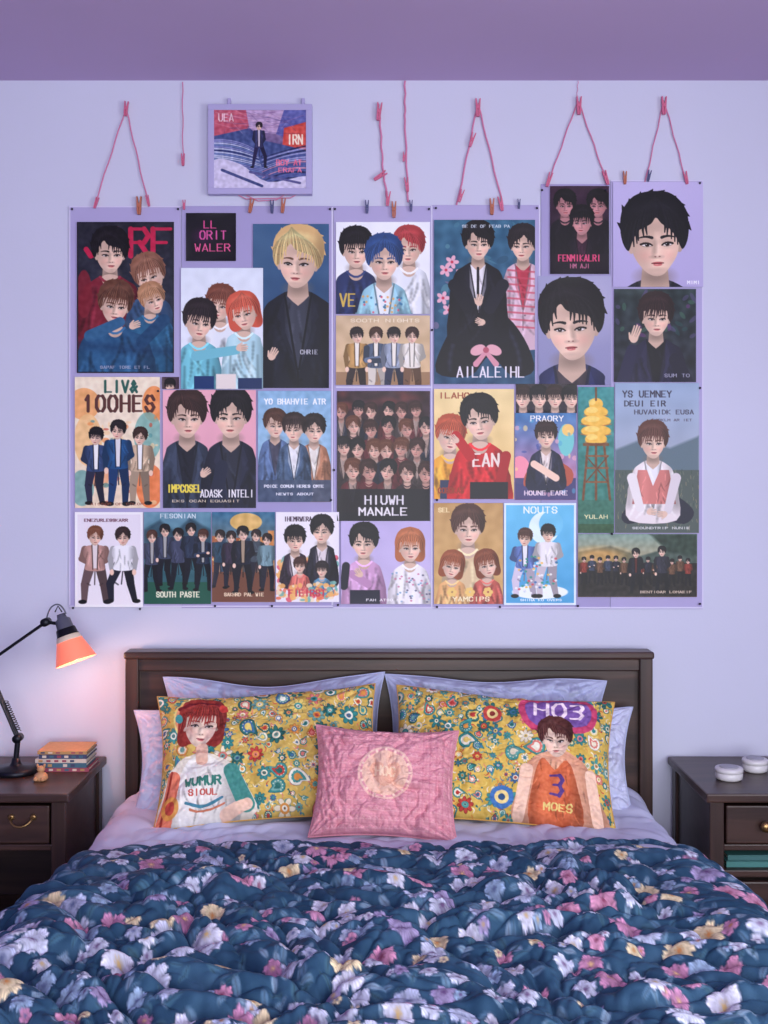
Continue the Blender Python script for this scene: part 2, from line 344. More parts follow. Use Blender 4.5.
def fl(c,x,yt,H,hair=BK,style=None,top=(50,50,70),pants=(30,30,45),inner=None,r=None,arms=None,skin=SK,shoe=(25,25,30),spread=None):
    if style is None or style=='fringe': style=random.choice(['fringe','side','part'])
    if arms is None: arms=random.choice([0,0,1,2])
    if spread is None: spread=random.uniform(.9,1.35)
    r=(r or H/12.5)*.94; sh=yt+2.75*r; hip=yt+H*.50; ft=yt+H; dk=mul(top,.7); pd=mul(pants,.6); kx=random.uniform(-.35,.35)*r
    for sx in(-1,1):
        pc=pants if sx<0 else mul(pants,.8)
        c.line(x+sx*.55*r,hip,x+sx*.75*r*spread+kx,(hip+ft)/2,.62*r,pc,.48*r); c.line(x+sx*.75*r*spread+kx,(hip+ft)/2,x+sx*.85*r*spread,ft-r*.4,.48*r,pc,.34*r)
        c.ell(x+sx*.98*r*spread,ft-.25*r,.5*r,.26*r,shoe); c.line(x+sx*.9*r,(hip+ft)/2-1,x+sx*.6*r,(hip+ft)/2+.6,.1*r,pd,al=.6)
    c.line(x,hip+.5*r,x+kx*.6,(hip+ft)/2,.08*r,pd,al=.8)
    if arms!=1:
        for sx in(-1,1):
            bend=arms==2 or (sx==1 and kx>0)
            c.line(x+sx*1.2*r,sh,x+sx*1.55*r,(sh+hip)/2+.2*r,.42*r,dk,.36*r)
            if not bend: c.line(x+sx*1.55*r,(sh+hip)/2+.2*r,x+sx*1.4*r,hip+.5*r,.36*r,dk,.28*r); c.ell(x+sx*1.38*r,hip+.9*r,.26*r,.38*r,skin)
            else: c.line(x+sx*1.6*r,(sh+hip)/2+.2*r,x+sx*.7*r,hip-.2*r,.36*r,dk,.28*r); c.ell(x+sx*.5*r,hip-.2*r,.34*r,.26*r,skin)
    c.line(x,yt+1.8*r,x,sh-.1*r,.34*r,mul(skin,.82))
    m=c.blob([(x-.35*r,sh-.5*r),(x-1.2*r,sh-.25*r),(x-1.35*r,sh+.7*r),(x-1.0*r,hip-.5*r),(x-1.1*r,hip+.6*r),(x+1.1*r,hip+.6*r),(x+1.0*r,hip-.5*r),(x+1.35*r,sh+.7*r),(x+1.2*r,sh-.25*r),(x+.35*r,sh-.5*r)],top,retmask=True)
    shade_mask(c,m,x,1.25*r,sh,hip,top,5,r)
    if inner is not None: c.poly([(x-.38*r,sh-.55*r),(x+.38*r,sh-.55*r),(x+.28*r,hip+.4*r),(x-.28*r,hip+.4*r)],inner); c.line(x-.36*r,sh-.5*r,x-.26*r,hip+.5*r,.07*r,mul(top,.5)); c.line(x+.36*r,sh-.5*r,x+.26*r,hip+.5*r,.07*r,mul(top,.5))
    if arms==1:
        c.line(x-1.3*r,sh+.2*r,x-1.4*r,sh+1.8*r,.42*r,dk); c.line(x+1.3*r,sh+.2*r,x+1.4*r,sh+1.8*r,.42*r,dk)
        c.line(x-1.3*r,sh+1.9*r,x+.8*r,sh+1.6*r,.36*r,mul(top,1.25)); c.line(x+1.3*r,sh+1.9*r,x-.7*r,sh+2.0*r,.36*r,dk); c.ell(x+.9*r,sh+1.5*r,.3*r,.25*r,skin); c.ell(x-.9*r,sh+2.0*r,.3*r,.25*r,skin)
    head(c,x,yt+1.3*r,r,hair,style,skin,rot=random.uniform(-.12,.12))
def hand(c,x,y,r,ang=0,skin=SK,curl=.7):
    ca,sa=math.cos(ang),math.sin(ang); L=lambda a,b:(x+(a*ca-b*sa)*r,y+(a*sa+b*ca)*r)
    sk=mul(skin,.93)
    c.ell(x,y,.42*r,.5*r,sk,ang)
    for i,(a,l) in enumerate(((-.32,1.0),(-.11,1.15),(.1,1.1),(.3,.9))):
        c.line(*L(a,-.2),*L(a*1.15,-l*curl-.15),.10*r,sk if i%2 else mul(skin,.88),.08*r); c.line(*L(a+.1,-.2),*L((a+.1)*1.15,-l*curl),.022*r,mul(skin,.55),al=.6)
    c.line(*L(-.34,.2),*L(-.6,-.3),.12*r,sk,.09*r)
def P(c,name='band_poster',d=.010):
    P0=W(c.x0,c.y0,d); P1=W(c.x1,c.y1,d)
    c.a=np.clip((c.a-.5)*1.10+.49+.014*perlin(c.X*1.3,c.Y*1.3,4)[...,None],0,1)
    xs=np.linspace(P0.x,P1.x,c.nx); zs=np.linspace(P0.z,P1.z,c.ny); X,Z=np.meshgrid(xs,zs)
    u=np.linspace(-1,1,c.nx)[None,:]; v=np.linspace(-1,1,c.ny)[:,None]
    Y=-d-.0012*(np.abs(u)**8+np.abs(v)**8)*(.5+.5*np.sin(3*u+2*v+c.x0))+0*X
    V=np.stack([X,Y,Z],-1).reshape(-1,3)
    b=np.array([[P0.x,-d+.0012,P0.z],[P1.x,-d+.0012,P0.z],[P1.x,-d+.0012,P1.z],[P0.x,-d+.0012,P1.z]])
    n=len(V); V=np.vstack([V,b]); nx,ny=c.nx,c.ny
    F=np.vstack([gridF(ny,nx),[[n,n+1,n+2,n+3]],[[0,nx-1,n+1,n]],[[nx-1,nx*ny-1,n+2,n+1]],[[nx*ny-1,nx*(ny-1),n+3,n+2]],[[nx*(ny-1),0,n,n+3]]])
    C=np.vstack([c.a.reshape(-1,3),np.ones((4,3))*.85])
    return raw_mesh(name,V,F,C,M_poster,smooth=False)
# ============================================================ ROOM
RX0,RX1,RY=-2.05,2.05,-5.1; H=CZ+(HY-80.5)/S
boxes('wall_back',[(RX0-.1,RX1+.1,0,.1,0,H+.1)],M_wall)
boxes('wall_left',[(RX0-.1,RX0,RY,0,0,H+.1)],M_wall_lowbounce)
wy0,wy1,wz0,wz1=-3.9,-2.1,.9,2.35
boxes('wall_right',[(RX1,RX1+.1,RY,wy0,0,H+.1),(RX1,RX1+.1,wy1,0,0,H+.1),(RX1,RX1+.1,wy0,wy1,0,wz0),(RX1,RX1+.1,wy0,wy1,wz1,H+.1)],M_wall_lowbounce)
fx0,fx1,fz0,fz1=-.6,1.5,.7,2.4
boxes('wall_front',[(RX0-.1,fx0,RY-.1,RY,0,H+.1),(fx1,RX1+.1,RY-.1,RY,0,H+.1),(fx0,fx1,RY-.1,RY,0,fz0),(fx0,fx1,RY-.1,RY,fz1,H+.1)],M_wall)
boxes('floor',[(RX0-.1,RX1+.1,RY-.1,.1,-.1,0)],M_floor)
boxes('ceiling',[(RX0,RX1,RY,0,H,H+.1)],M_ceil)
boxes('baseboard_back',[(RX0,RX1,-.015,0,0,.1)],M_trim)
boxes('baseboard_left',[(RX0,RX0+.015,RY,-.015,0,.1)],M_trim)
boxes('baseboard_right',[(RX1-.015,RX1,RY,-.015,0,.1)],M_trim)
t=.05
boxes('window_1',[(fx0,fx1,RY-.08,RY-.02,fz0,fz0+t),(fx0,fx1,RY-.08,RY-.02,fz1-t,fz1),(fx0,fx0+t,RY-.08,RY-.02,fz0,fz1),(fx1-t,fx1,RY-.08,RY-.02,fz0,fz1),(.43,.47,RY-.08,RY-.02,fz0,fz1)],M_trim)
boxes('window_2',[(RX1+.02,RX1+.08,wy0,wy1,wz0,wz0+t),(RX1+.02,RX1+.08,wy0,wy1,wz1-t,wz1),(RX1+.02,RX1+.08,wy0,wy0+t,wz0,wz1),(RX1+.02,RX1+.08,wy1-t,wy1,wz0,wz1),(RX1+.02,RX1+.08,-3.02,-2.98,wz0,wz1)],M_trim)
# ============================================================ BOARD PANELS
def panel(x0,y0,x1,y1,d0,d1,mat):
    a=W(x0,y0,d1); b=W(x1,y1,d1); return box('poster_board',a.x,b.x,-d1,-d0,b.z,a.z,mat,.0008,seg=1)
panel(69,206,181,606,.002,.0045,M_board)
panel(181.5,206,333,608,.002,.005,M_board2)
panel(333.5,206,432,608,.002,.0045,M_board)
panel(432.5,205,540.5,609,.002,.005,M_board)
panel(541,184,610,609,.002,.0045,M_board2)
panel(610.5,180,703,609,.002,.005,M_board)
be=empty('board_edging')
for (x0,y0,x1,y1) in ((69,206,181,207.3),(69,207.3,70.3,605),(69,605.6,333,607),(331.5,207,333.2,605),(333.5,607,703,608.5),(431,206,432.5,606.8),(538.8,205,540.3,384),(702,180,703.4,606.8),(610.5,180,701.9,181.3),(336,386.4,431,388)):
    a=W(x0,y0,.0056); b=W(x1,y1,.0056); box('edge_strip',a.x,b.x,-.0060,-.0051,b.z,a.z,M_edge,0,be)
# 1
c=Cv(77,222,174,373,bg=(42,42,54),bg2=(52,60,78)); c.noise(.05,14)
c.text('JIRF',84,229,173,256,(190,40,80),2.6,gw=.8)
guy(c,110,253,20,BK,'side',(120,36,52),None,330,1.6,turn=.6); guy(c,150,276,18,(140,98,80),'fringe',(60,88,122),None,373,1.4,rot=-.3)
bust(c,150,298,15,(44,96,130),None,373,1.7); head(c,153,300,14,(176,132,100),'fringe',rot=-.35)
guy(c,115,305,19,(104,68,54),'fringe',(46,92,130),None,373,2.0,rot=.12,turn=.5)
c.line(90,336,120,322,6,(58,104,142),5); hand(c,133,326,8,1.2); c.line(164,320,142,342,6,(36,76,112),6); c.line(80,345,170,352,4,(30,60,96),al=.5,soft=4)
c.ell(84,294,8,24,(128,40,54),al=.9); c.noise(.04,5,3); c.text('SAPAF TORE ET FL',100,366,150,368.5,(170,170,190),.3); c.border((34,32,44),1.2); P(c)
# 2
c=Cv(186,213,236,261,k=2.4,bg=(24,20,34)); c.ell(203,236,8,6,(120,50,110),al=.5,soft=5); c.text('LL.',203,221,224,228,(226,90,150),.6); c.text('ORIT',199,231,227,239,(216,96,160),.7); c.text('WALER',194,244,231,251,(226,100,150),.6);  P(c)
# 4
c=Cv(253,224,329,388,bg=(62,98,136),bg2=(42,72,108)); c.noise(.05,22,2)
c.ell(262,250,12,26,(90,120,150),al=.4,soft=10)
guy(c,298,261,27,(216,180,126),'side',(22,26,40),(62,66,80),388,1.5,rot=.05,turn=-.7); c.text('CHRIE',300,350,318,354,(200,200,210),.4)
c.line(266,345,262,388,7,(20,24,36),9); hand(c,272,356,9,.5); P(c,d=.009)
# 3
c=Cv(181,268,263,389,bg=(222,230,242),bg2=(228,232,242)); c.noise(.03,10,4)
for i in range(5): c.text('YOUR HOME SO',208,296+i*4,246,298.5+i*4,(90,96,120),.3,al=.7)
guy(c,220,305,16,(120,70,56),'fringe',(226,232,240),None,389,1.3,rot=.15); guy(c,199,322,18,(40,30,36),'fringe',(116,190,206),None,389,1.25,rot=.12,turn=1); guy(c,244,313,17,(206,96,76),'bob',(180,218,228),None,389,1.25,rot=-.2,turn=-1)
c.line(196,356,236,350,5,(120,190,205),4.5); hand(c,240,348,8,1.5); c.rect(194,376,214,389,(30,60,110)); c.rect(216,374,236,389,(230,220,215)); c.rect(238,378,262,389,(40,60,100)); P(c,d=.0112)
# 5
c=Cv(336,222,430,314,bg=(238,240,246)); c.noise(.02,15)
guy(c,356,250,18,BK,'fringe',(38,52,96),None,314,1.35); guy(c,409,248,17,(170,62,66),'side',(226,230,238),None,314,1.3)
guy(c,384,260,20,(44,76,128),'part',(150,196,214),(232,236,240),314,1.35,turn=.5)
for i in range(30): c.ell(random.uniform(362,406),random.uniform(293,313),1.2,1.2,random.choice([(60,120,160),(230,170,90),(220,90,110)]),al=.8)
c.text('VE',339,294,356,306,(210,180,90),1.0); P(c)
# 6
c=Cv(336,315.5,430,385,bg=(206,182,150),bg2=(214,182,142)); c.noise(.06,12,6); c.rect(336,372,430,385,(160,128,98))
for x,h,t_,p_ in((357,(40,30,34),(190,150,96),(60,50,50)),(376,(70,48,40),(84,98,120),(214,206,196)),(394,(38,30,34),(150,160,180),(50,56,80)),(412,(60,40,36),(230,224,214),(120,90,70))): fl(c,x,327,72,h,'fringe',t_,p_,(236,230,220),r=7.6)
c.text('SOOTH NIGHTS',350,319,420,322,(240,228,205),.4); P(c)
# 7
c=Cv(434,220,535,384,bg=(58,106,134),bg2=(46,82,112)); c.noise(.08,10,7)
for i in range(40): c.ell(random.uniform(436,534),random.uniform(222,330),random.uniform(2,7),random.uniform(1,4),random.choice([(80,130,150),(44,84,110),(150,120,150),(100,150,160)]),random.uniform(0,3),al=.6)
for (x,y) in((446,270),(452,262),(456,286),(443,298),(449,310),(462,274)): 
    for k in range(5): c.ell(x+4*math.cos(k*1.26),y+4*math.sin(k*1.26),3,2,(228,176,194),k*1.26)
    c.ell(x,y,1.5,1.5,(200,60,90))
guy(c,523,245,16,(34,26,32),'part',(206,176,190),(180,60,80),330,1.3)
for i in range(9): c.line(508,270+i*7,534,272+i*7,1.0,(196,80,100),al=.7)
c.blob([(466,312),(446,338),(436,372),(470,376),(490,356),(512,376),(534,370),(524,338),(500,312)],(20,20,30))
c.curve([(460,330),(448,350),(450,370)],1.5,(56,58,80),al=.6,soft=2); c.curve([(508,330),(520,348),(520,368)],1.5,(56,58,80),al=.6,soft=2)
guy(c,478,243,17,BK,'side',(22,22,34),(230,226,232),326,1.6,turn=.6); c.line(478,268,478,296,1.3,(30,26,36)); c.line(454,285,468,308,6,(26,26,38)); c.line(503,285,490,308,6,(32,32,46)); hand(c,479,302,8,.2); hand(c,482,322,7,-1.2)
for sx in(-1,1): c.ell(486+sx*8,350,8,5,(224,170,180),sx*.4); c.line(486,352,486+sx*10,364,2.0,(214,150,166),3.0)
c.ell(486,350,3,3,(180,90,110)); c.text('AILALEIHL',456,367,525,377,(232,226,236),.8); c.text('SE DE OF FEAB PA',462,225,510,227.5,(210,220,230),.3); P(c)
# 8
c=Cv(550,186,609,274,bg=(60,34,56),bg2=(40,28,46)); c.noise(.05,10)
for x,y in((565,205),(598,205)): guy(c,x,y,12,(16,12,18),'side',(20,16,26),None,262,1.4,skin=(196,140,144))
guy(c,582,222,13,(16,12,18),'fringe',(24,18,30),(60,30,50),262,1.4,skin=(206,150,152)); c.rect(550,254,609,274,(36,24,38),al=.7); c.text('FENMIKALRI',558,255,601,261,(226,86,130),.6); c.text('HM AJI',570,264,590,268,(200,120,150),.4); P(c)
# 9
c=Cv(613,182,703,287,k=2.5,bg=(194,186,226),bg2=(180,172,214)); guy(c,655,240,36,(18,18,26),'part',(34,36,52),(60,60,76),300,1.3,rot=-.04,turn=.5); c.text('MIMI',687,281,700,284,(240,240,250),.4); P(c)
# 10
c=Cv(538,276,611,385,k=2.5,bg=(162,162,196),bg2=(140,140,178)); c.ell(600,300,16,30,(190,186,214),al=.5,soft=10); guy(c,572,325,35,(24,20,26),'side',(36,42,88),(70,60,70),394,1.15,rot=-.06,turn=-.6); P(c,d=.009)
# 11
c=Cv(614,289,696,382,bg=(44,60,62),bg2=(30,34,50)); c.noise(.1,9,9)
for i in range(30): c.ell(random.uniform(616,694),random.uniform(292,336),random.uniform(2,6),2,random.choice([(70,110,90),(110,60,120),(40,80,80),(90,80,120)]),random.uniform(0,3),al=.6)
guy(c,656,317,19,(48,28,30),'fringe',(34,32,60),(20,20,30),392,1.6,turn=.5); c.line(622,386,632,350,7,(40,38,70),5.5); hand(c,634,338,10,.35,curl=1); c.line(688,386,676,360,7,(28,26,50)); c.text('SUM TO',664,374,690,377,(180,180,200),.35); P(c,d=.0108)
c=Cv(162,377,179,389,bg=(80,62,74)); head(c,170,386,6,BK); P(c)
# 12
c=Cv(75,377,160,508,bg=(242,228,204),bg2=(238,218,192)); c.ell(84,404,16,16,(236,170,110),al=.9); c.ell(154,404,12,18,(238,150,90),al=.9); c.ell(148,436,14,24,(120,176,170),al=.8); c.ell(88,440,14,26,(240,196,140),al=.9); c.ell(150,486,14,22,(232,128,76),al=.9); c.ell(82,488,12,18,(96,160,160),al=.7); c.ell(100,470,10,20,(236,150,100),al=.6)
for i in range(50): c.ell(random.uniform(77,158),random.uniform(415,505),random.uniform(1,4),random.uniform(1,3),random.choice([(90,150,150),(236,150,90),(200,90,70),(244,210,160)]),al=.7)
c.noise(.06,6,11)
c.text('LIV&',104,381,138,392,(50,100,90),1.3); c.text('100HES',82,396,156,411,(96,60,56),1.7,gw=.66)
for x,h,t_,p_ in((96,BK,(60,80,120),(50,52,76)),(140,(60,40,36),(200,176,150),(170,150,130))): fl(c,x,427,78,h,'fringe',t_,p_,(240,240,240),r=8.4)
fl(c,118,420,86,(34,28,34),'side',(34,84,132),(30,66,112),(220,220,224),r=9,arms=0); c.text('AISSOR OF COLOR',90,503,144,505,(150,90,70),.3); P(c)
# 13
c=Cv(163,390,256,508,bg=(234,176,190),bg2=(228,168,184)); c.noise(.02,20)
guy(c,187,417,21,(60,38,36),'side',(54,64,84),(34,38,52),508,1.25,turn=.6); guy(c,231,416,22,(24,20,28),'part',(34,38,58),(46,50,66),508,1.3,turn=-.4); c.line(214,508,222,466,8,(40,46,68),6); 
hand(c,204,474,8,.9); c.text('IMPCOSEL',167,485,202,492,(240,220,90),.8); c.text('ADASK INTELI',200,490,254,497,(240,236,240),.6); c.text('EKS OCAN EQUASIT',172,500,240,502,(250,230,200),.3); P(c)
# 14
c=Cv(258,391,331,502,bg=(140,180,212),bg2=(160,194,218)); c.noise(.04,16,5); c.text('YO BHAHVIE ATR',264,399,326,404,(240,244,250),.6)
for x,y,h,t_,i_,st in((275,425,(80,50,40),(96,120,160),(70,70,90),'side'),(314,430,(40,30,32),(176,124,96),(220,214,206),'part'),(294,429,(52,36,36),(70,92,120),(226,226,230),'fringe')): guy(c,x,y,12.5,h,st,t_,i_,490,1.3)
c.rect(258,480,331,502,(70,84,110),al=.9); c.noise(.06,6,4); c.text('POICE COMUN HERES CMTE',264,485,324,487.5,(230,230,240),.4); c.text('NEWTS ABOUT',276,493,314,495,(230,230,240),.4); P(c)
# 15
c=Cv(337,391,430,521,bg=(62,38,46),bg2=(26,24,38)); c.noise(.08,10,8)
for i in range(12): c.ell(random.uniform(340,428),random.uniform(393,410),random.uniform(3,8),3,(150,70,60),al=.4,soft=3)
for row,(yy,n_,rr_) in enumerate(((410,6,8),(428,5,9),(449,6,9.5),(472,5,10.5))):
    for i in range(n_):
        xx=343+(i+.5*(row%2))*(82/(n_-.5))+random.uniform(-2,2); guy(c,xx,yy+random.uniform(-2,2),rr_*.88,random.choice([BK,(60,36,34),(100,60,44)]),random.choice(['fringe','part','side']),random.choice([(46,30,36),(90,34,42),(30,34,52),(60,48,50)]),random.choice([None,(160,140,130)]),yy+30,1.5,rot=random.uniform(-.2,.2),skin=random.choice([(226,186,168),(206,160,146)]))
c.rect(337,489,430,521,(24,22,34),al=.9); c.text('HIUWH',364,496,404,504,(224,220,226),.9); c.text('MANALE',358,508,408,515,(230,226,230),.9); P(c)
# 16
c=Cv(434,389,514,499,bg=(236,214,160),bg2=(226,190,126)); c.noise(.04,14,3); c.text('ILAHO',438,393,470,398,(160,84,60),.7)
guy(c,450,436,16.5,(178,84,58),'fringe',(230,162,60),None,484,1.35,rot=.15,turn=1); c.rect(440,480,470,499,(50,60,90))
guy(c,480,420,20,BK,'side',(200,40,48),None,488,1.45,rot=-.12,turn=-.6); c.text('EAN',472,454,500,466,(236,220,210),1.2); c.line(456,436,470,456,5,(186,36,46)); c.line(506,456,500,484,5,(170,34,44)); hand(c,456,440,7,-.8)
c.rect(470,482,508,499,(36,34,44)); c.text('COBOKAS',438,488,464,493,(150,60,40),.6); P(c)
# 17
c=Cv(516,384,577,413,bg=(60,50,58),bg2=(44,40,52)); 
for x in(523,539,555,571): guy(c,x,398,10,random.choice([BK,(50,34,34)]),random.choice(['side','fringe']),(30,28,40),(150,130,130),413,1.1)
P(c,d=.0112)
c=Cv(515,413,576,500,bg=(70,124,176),bg2=(230,130,160)); c.noise(.08,10,2)
c.ell(566,440,8,16,(120,200,200)); c.ell(568,430,6,6,(240,200,120)); c.ell(520,470,10,14,(240,150,170)); c.rect(515,478,576,500,(44,60,110),al=.8)
for i in range(40): c.ell(random.uniform(515,576),random.uniform(420,498),random.uniform(1,3),random.uniform(1,3),random.choice([(240,180,190),(90,170,200),(250,220,150),(60,80,150)]),al=.6)
c.blob([(528,470),(548,458),(572,470),(568,486),(540,484),(524,486)],(180,90,70)); guy(c,546,436,12,(50,30,34),'fringe',(36,40,66),(226,210,205),478,1.5); c.line(534,464,556,478,3.5,SK); c.text('PRAORY',530,416,564,421,(250,244,240),.5); c.text('HOUNE EARE',524,491,568,495,(240,220,230),.5); P(c)
# 18
c=Cv(578,387,614,533,bg=(66,146,146),bg2=(56,120,104)); c.noise(.07,9,6)
for y,w_ in((404,7),(412,12),(421,15),(431,15),(439,11)): c.ell(596,y,w_,6,(238,190,84)); c.ell(592,y-2,w_*.5,3,(250,226,140),al=.6); c.curve([(596-w_,y+3),(596,y+7),(596+w_,y+3)],.5,(190,110,50),al=.8)
c.rect(583,443,609,446,(120,80,50)); c.line(596,388,596,400,1,(120,80,50))
for x0_,x1_ in((588,583),(604,610),(596,596)): c.line(x0_,444,x1_,500,1.2,(120,78,50))
for y in(456,468,482): c.line(586,y,608,y,.9,(140,90,56)); 
c.line(586,456,608,482,.7,(110,70,46)); c.line(608,456,586,482,.7,(110,70,46)); c.rect(578,500,614,533,(60,110,90),al=.6); c.rect(578,524,614,533,(50,90,60)); c.text('YULAH',584,515,608,518.5,(240,230,180),.4); c.noise(.05,4,3); P(c)
# 19
c=Cv(615,383,699,533,k=2.2,bg=(152,172,200),bg2=(176,174,182)); c.noise(.04,20,5); c.poly([(615,450),(640,440),(670,448),(699,436),(699,476),(615,476)],(98,118,130),soft=1.5); c.rect(615,470,699,533,(84,96,92)); 
for i in range(160): x_=random.uniform(615,699); y_=random.uniform(472,531); c.line(x_,y_,x_+random.uniform(-1,1),y_-3,.35,random.choice([(120,130,110),(60,80,70),(150,140,110)]),al=.7)
c.text('YS UEMNEY',622,391,672,397,(60,56,76),.65); c.text('DEUI EIR',624,401,666,406,(60,56,76),.65); c.text('HUVARIDK EUSA',634,410,694,414,(70,64,84),.5); c.text('COBKLM AR IET',652,419,692,421,(80,66,84),.3)
c.blob([(638,500),(622,514),(628,524),(656,518),(684,524),(694,512),(680,498),(660,492)],(40,42,60)); guy(c,653,442,16.5,(96,60,52),'fringe',(230,220,222),(230,228,232),504,1.45,turn=.6)
m=c.poly([(638,470),(647,470),(653,486),(660,470),(669,470),(676,504),(632,504)],(204,126,120),retmask=True); shade_mask(c,m,654,20,470,504,(204,126,120),10,6)
c.line(632,478,640,508,5,(230,224,226),4); c.line(676,478,668,510,5,(216,208,214),4); hand(c,650,512,7,1.6); hand(c,664,514,7,-1.6)
c.text('SEOUNDTRIP NUNIE',632,527,690,529,(230,230,230),.3); P(c)
# 20
c=Cv(578,534,697,597,bg=(134,160,150),bg2=(220,156,96)); c.poly([(578,552),(610,546),(640,556),(697,540),(697,566),(578,566)],(76,92,84),soft=1); c.rect(578,563,697,597,(44,40,38)); c.ell(600,556,26,8,(240,180,100),al=.7,soft=4); c.poly([(650,534),(697,534),(697,556),(668,552)],(50,70,60),soft=1.5); c.noise(.07,5,9)
for x in range(584,696,8): fl(c,x,557+random.uniform(-2,3),28,(26,22,26),'fringe',random.choice([(40,40,56),(140,60,50),(110,80,60),(60,70,90)]),(30,28,36),r=2.6)
fl(c,636,548,46,BK,'side',(30,30,44),(26,26,36),(90,40,40),r=4.6); fl(c,662,546,48,BK,'fringe',(50,50,64),(26,26,36),r=4.8); c.text('BENTIOAR LOMAEIF',640,591,692,593,(220,200,180),.35); P(c)
# 21
c=Cv(75,512,143,607,bg=(232,226,236),bg2=(240,236,242)); c.border((244,243,248),2.5); c.text('ENEZURLESSKARR',84,519,128,521.5,(110,60,80),.4)
fl(c,95,526,78,(120,76,56),'fringe',(192,150,140),(110,90,92),(230,220,220),r=9,arms=2,spread=1.5); fl(c,123,527,76,(52,36,38),'fringe',(240,240,244),(38,40,56),r=8.6,spread=1.7,arms=0); P(c)
# 22
c=Cv(144,512,211,604,bg=(110,152,172),bg2=(40,84,88)); c.poly([(144,530),(160,520),(175,532),(190,518),(211,530),(211,560),(144,560)],(54,84,100),soft=1.5); c.noise(.06,8,4); c.rect(144,582,211,604,(44,96,80))
for x,y in((152,530),(165,524),(178,528),(191,523),(203,529)): fl(c,x,y,62,random.choice([BK,(80,50,40)]),'fringe',random.choice([(30,36,54),(44,56,78),(70,76,100)]),(26,30,44),random.choice([None,(170,170,170)]),r=6)
c.text('FESONIAN',160,514,196,518,(220,230,235),.4); c.text('SOUTH PASTE',156,592,200,597,(236,236,210),.6); P(c)
# 23
c=Cv(212,512,275,602,bg=(60,114,146),bg2=(206,138,84)); c.ell(246,522,16,9,(236,190,110),al=.9); 
for x in range(212,275,8): c.rect(x,530+random.uniform(-6,8),x+6,572,random.choice([(170,100,64),(90,70,70),(206,140,84),(60,80,100)]))
for i in range(30): c.ell(random.uniform(212,275),random.uniform(530,570),1,1,(250,220,140),al=.8)
c.noise(.08,6,2); c.rect(212,572,275,602,(120,80,64))
for x,t_ in((220,(40,70,90)),(231,(60,50,70)),(256,(70,80,90)),(267,(120,150,160))): fl(c,x,532+random.uniform(-3,3),58,(40,28,30),'fringe',t_,(40,40,56),r=5.6)
fl(c,243,526,68,BK,'fringe',(36,40,58),(30,30,44),(170,150,130),r=6.8); c.text('SAKHRD PAL WIE',224,593,264,596,(240,220,190),.4); P(c)
# 24
c=Cv(276,512,339,602,bg=(236,232,240)); c.text('IHEMRWERA',284,517,312,521,(70,50,70),.5)
for i in range(120): c.ell(random.uniform(278,337),random.uniform(556,600),random.uniform(1.5,4.5),random.uniform(1,4),random.choice([(226,120,90),(120,180,170),(236,180,110),(220,90,110),(240,220,190)]),random.uniform(0,3),al=.85)
guy(c,295,540,11.5,BK,'fringe',(56,44,60),(220,210,210),576,1.2); guy(c,322,531,12.5,BK,'part',(34,32,48),(220,210,215),574,1.2); guy(c,300,566,7,(70,44,40),'fringe',(220,120,110),None,586,1.5); guy(c,322,570,7,(44,34,40),'fringe',(90,140,170),None,588,1.5)
for i in range(60): c.ell(random.uniform(278,337),random.uniform(582,600),random.uniform(1,3.5),random.uniform(1,3),random.choice([(226,120,90),(120,180,170),(236,180,110),(240,220,190)]),al=.9)
c.text('FIEIRST',288,590,326,596,(200,60,90),.8); P(c)
# 25
c=Cv(341,521,431,604,bg=(190,178,220),bg2=(200,188,224)); c.noise(.02,16)
guy(c,364,543,15.5,BK,'side',(206,160,200),None,604,1.35,turn=-.6); c.rect(350,590,380,604,(40,40,60)); c.line(352,574,368,584,4,(190,144,184)); c.line(346,566,344,586,4,(40,40,54)); hand(c,360,574,7,-.6)
guy(c,410,547,15,(180,110,74),'bob',(238,234,240),None,604,1.4,turn=.5)
for i in range(40): c.ell(random.uniform(392,430),random.uniform(572,602),1.2,.9,random.choice([(80,80,110),(200,120,150),(120,160,190)]),al=.8)
c.text('FAH ATSO MELI',366,599,410,601,(250,246,250),.3); P(c)
# 26
c=Cv(434,503,503,604,bg=(190,152,100),bg2=(212,174,116)); c.noise(.05,10,3)
guy(c,468,528,18,(84,54,46),'part',(216,190,152),None,604,1.4,turn=.4); guy(c,452,566,12.5,(150,84,56),'bob',(230,176,120),None,604,1.3,rot=.2); guy(c,487,565,12.5,(130,72,50),'bob',(190,96,86),None,604,1.3,rot=-.2)
for x in(452,470,488):
    for k in range(6): c.ell(x+3*math.cos(k),592+3*math.sin(k),2,2,(236,200,120))
c.text('SEL',438,508,450,512,(240,220,170),.5); c.text('YAMCIPS',452,597,490,601,(250,236,200),.5); P(c)
# 27
c=Cv(504,503,576,605,bg=(110,192,228),bg2=(80,162,210)); c.border((224,234,244),2); c.ell(544,528,15,16,(220,240,250)); c.ell(551,524,12,13,(114,192,226)); c.noise(.03,12)
c.text('NOUTS',523,507,558,513,(240,246,250),.6)
c.ell(540,592,28,7,(236,244,248)); fl(c,525,528,70,(80,50,44),'fringe',(96,120,180),(210,200,220),(230,230,236),r=8.4,arms=2); fl(c,548,524,74,BK,'fringe',(230,226,230),(200,190,200),r=8.4,arms=2)
for i in range(60): c.ell(random.uniform(516,558),random.uniform(555,594),1.4,1.1,random.choice([(210,80,90),(240,190,90),(60,110,170),(60,150,130),(240,240,240)]),al=.85)
c.text('SHINA KO OVERS',520,599,562,601,(240,246,250),.3); P(c)
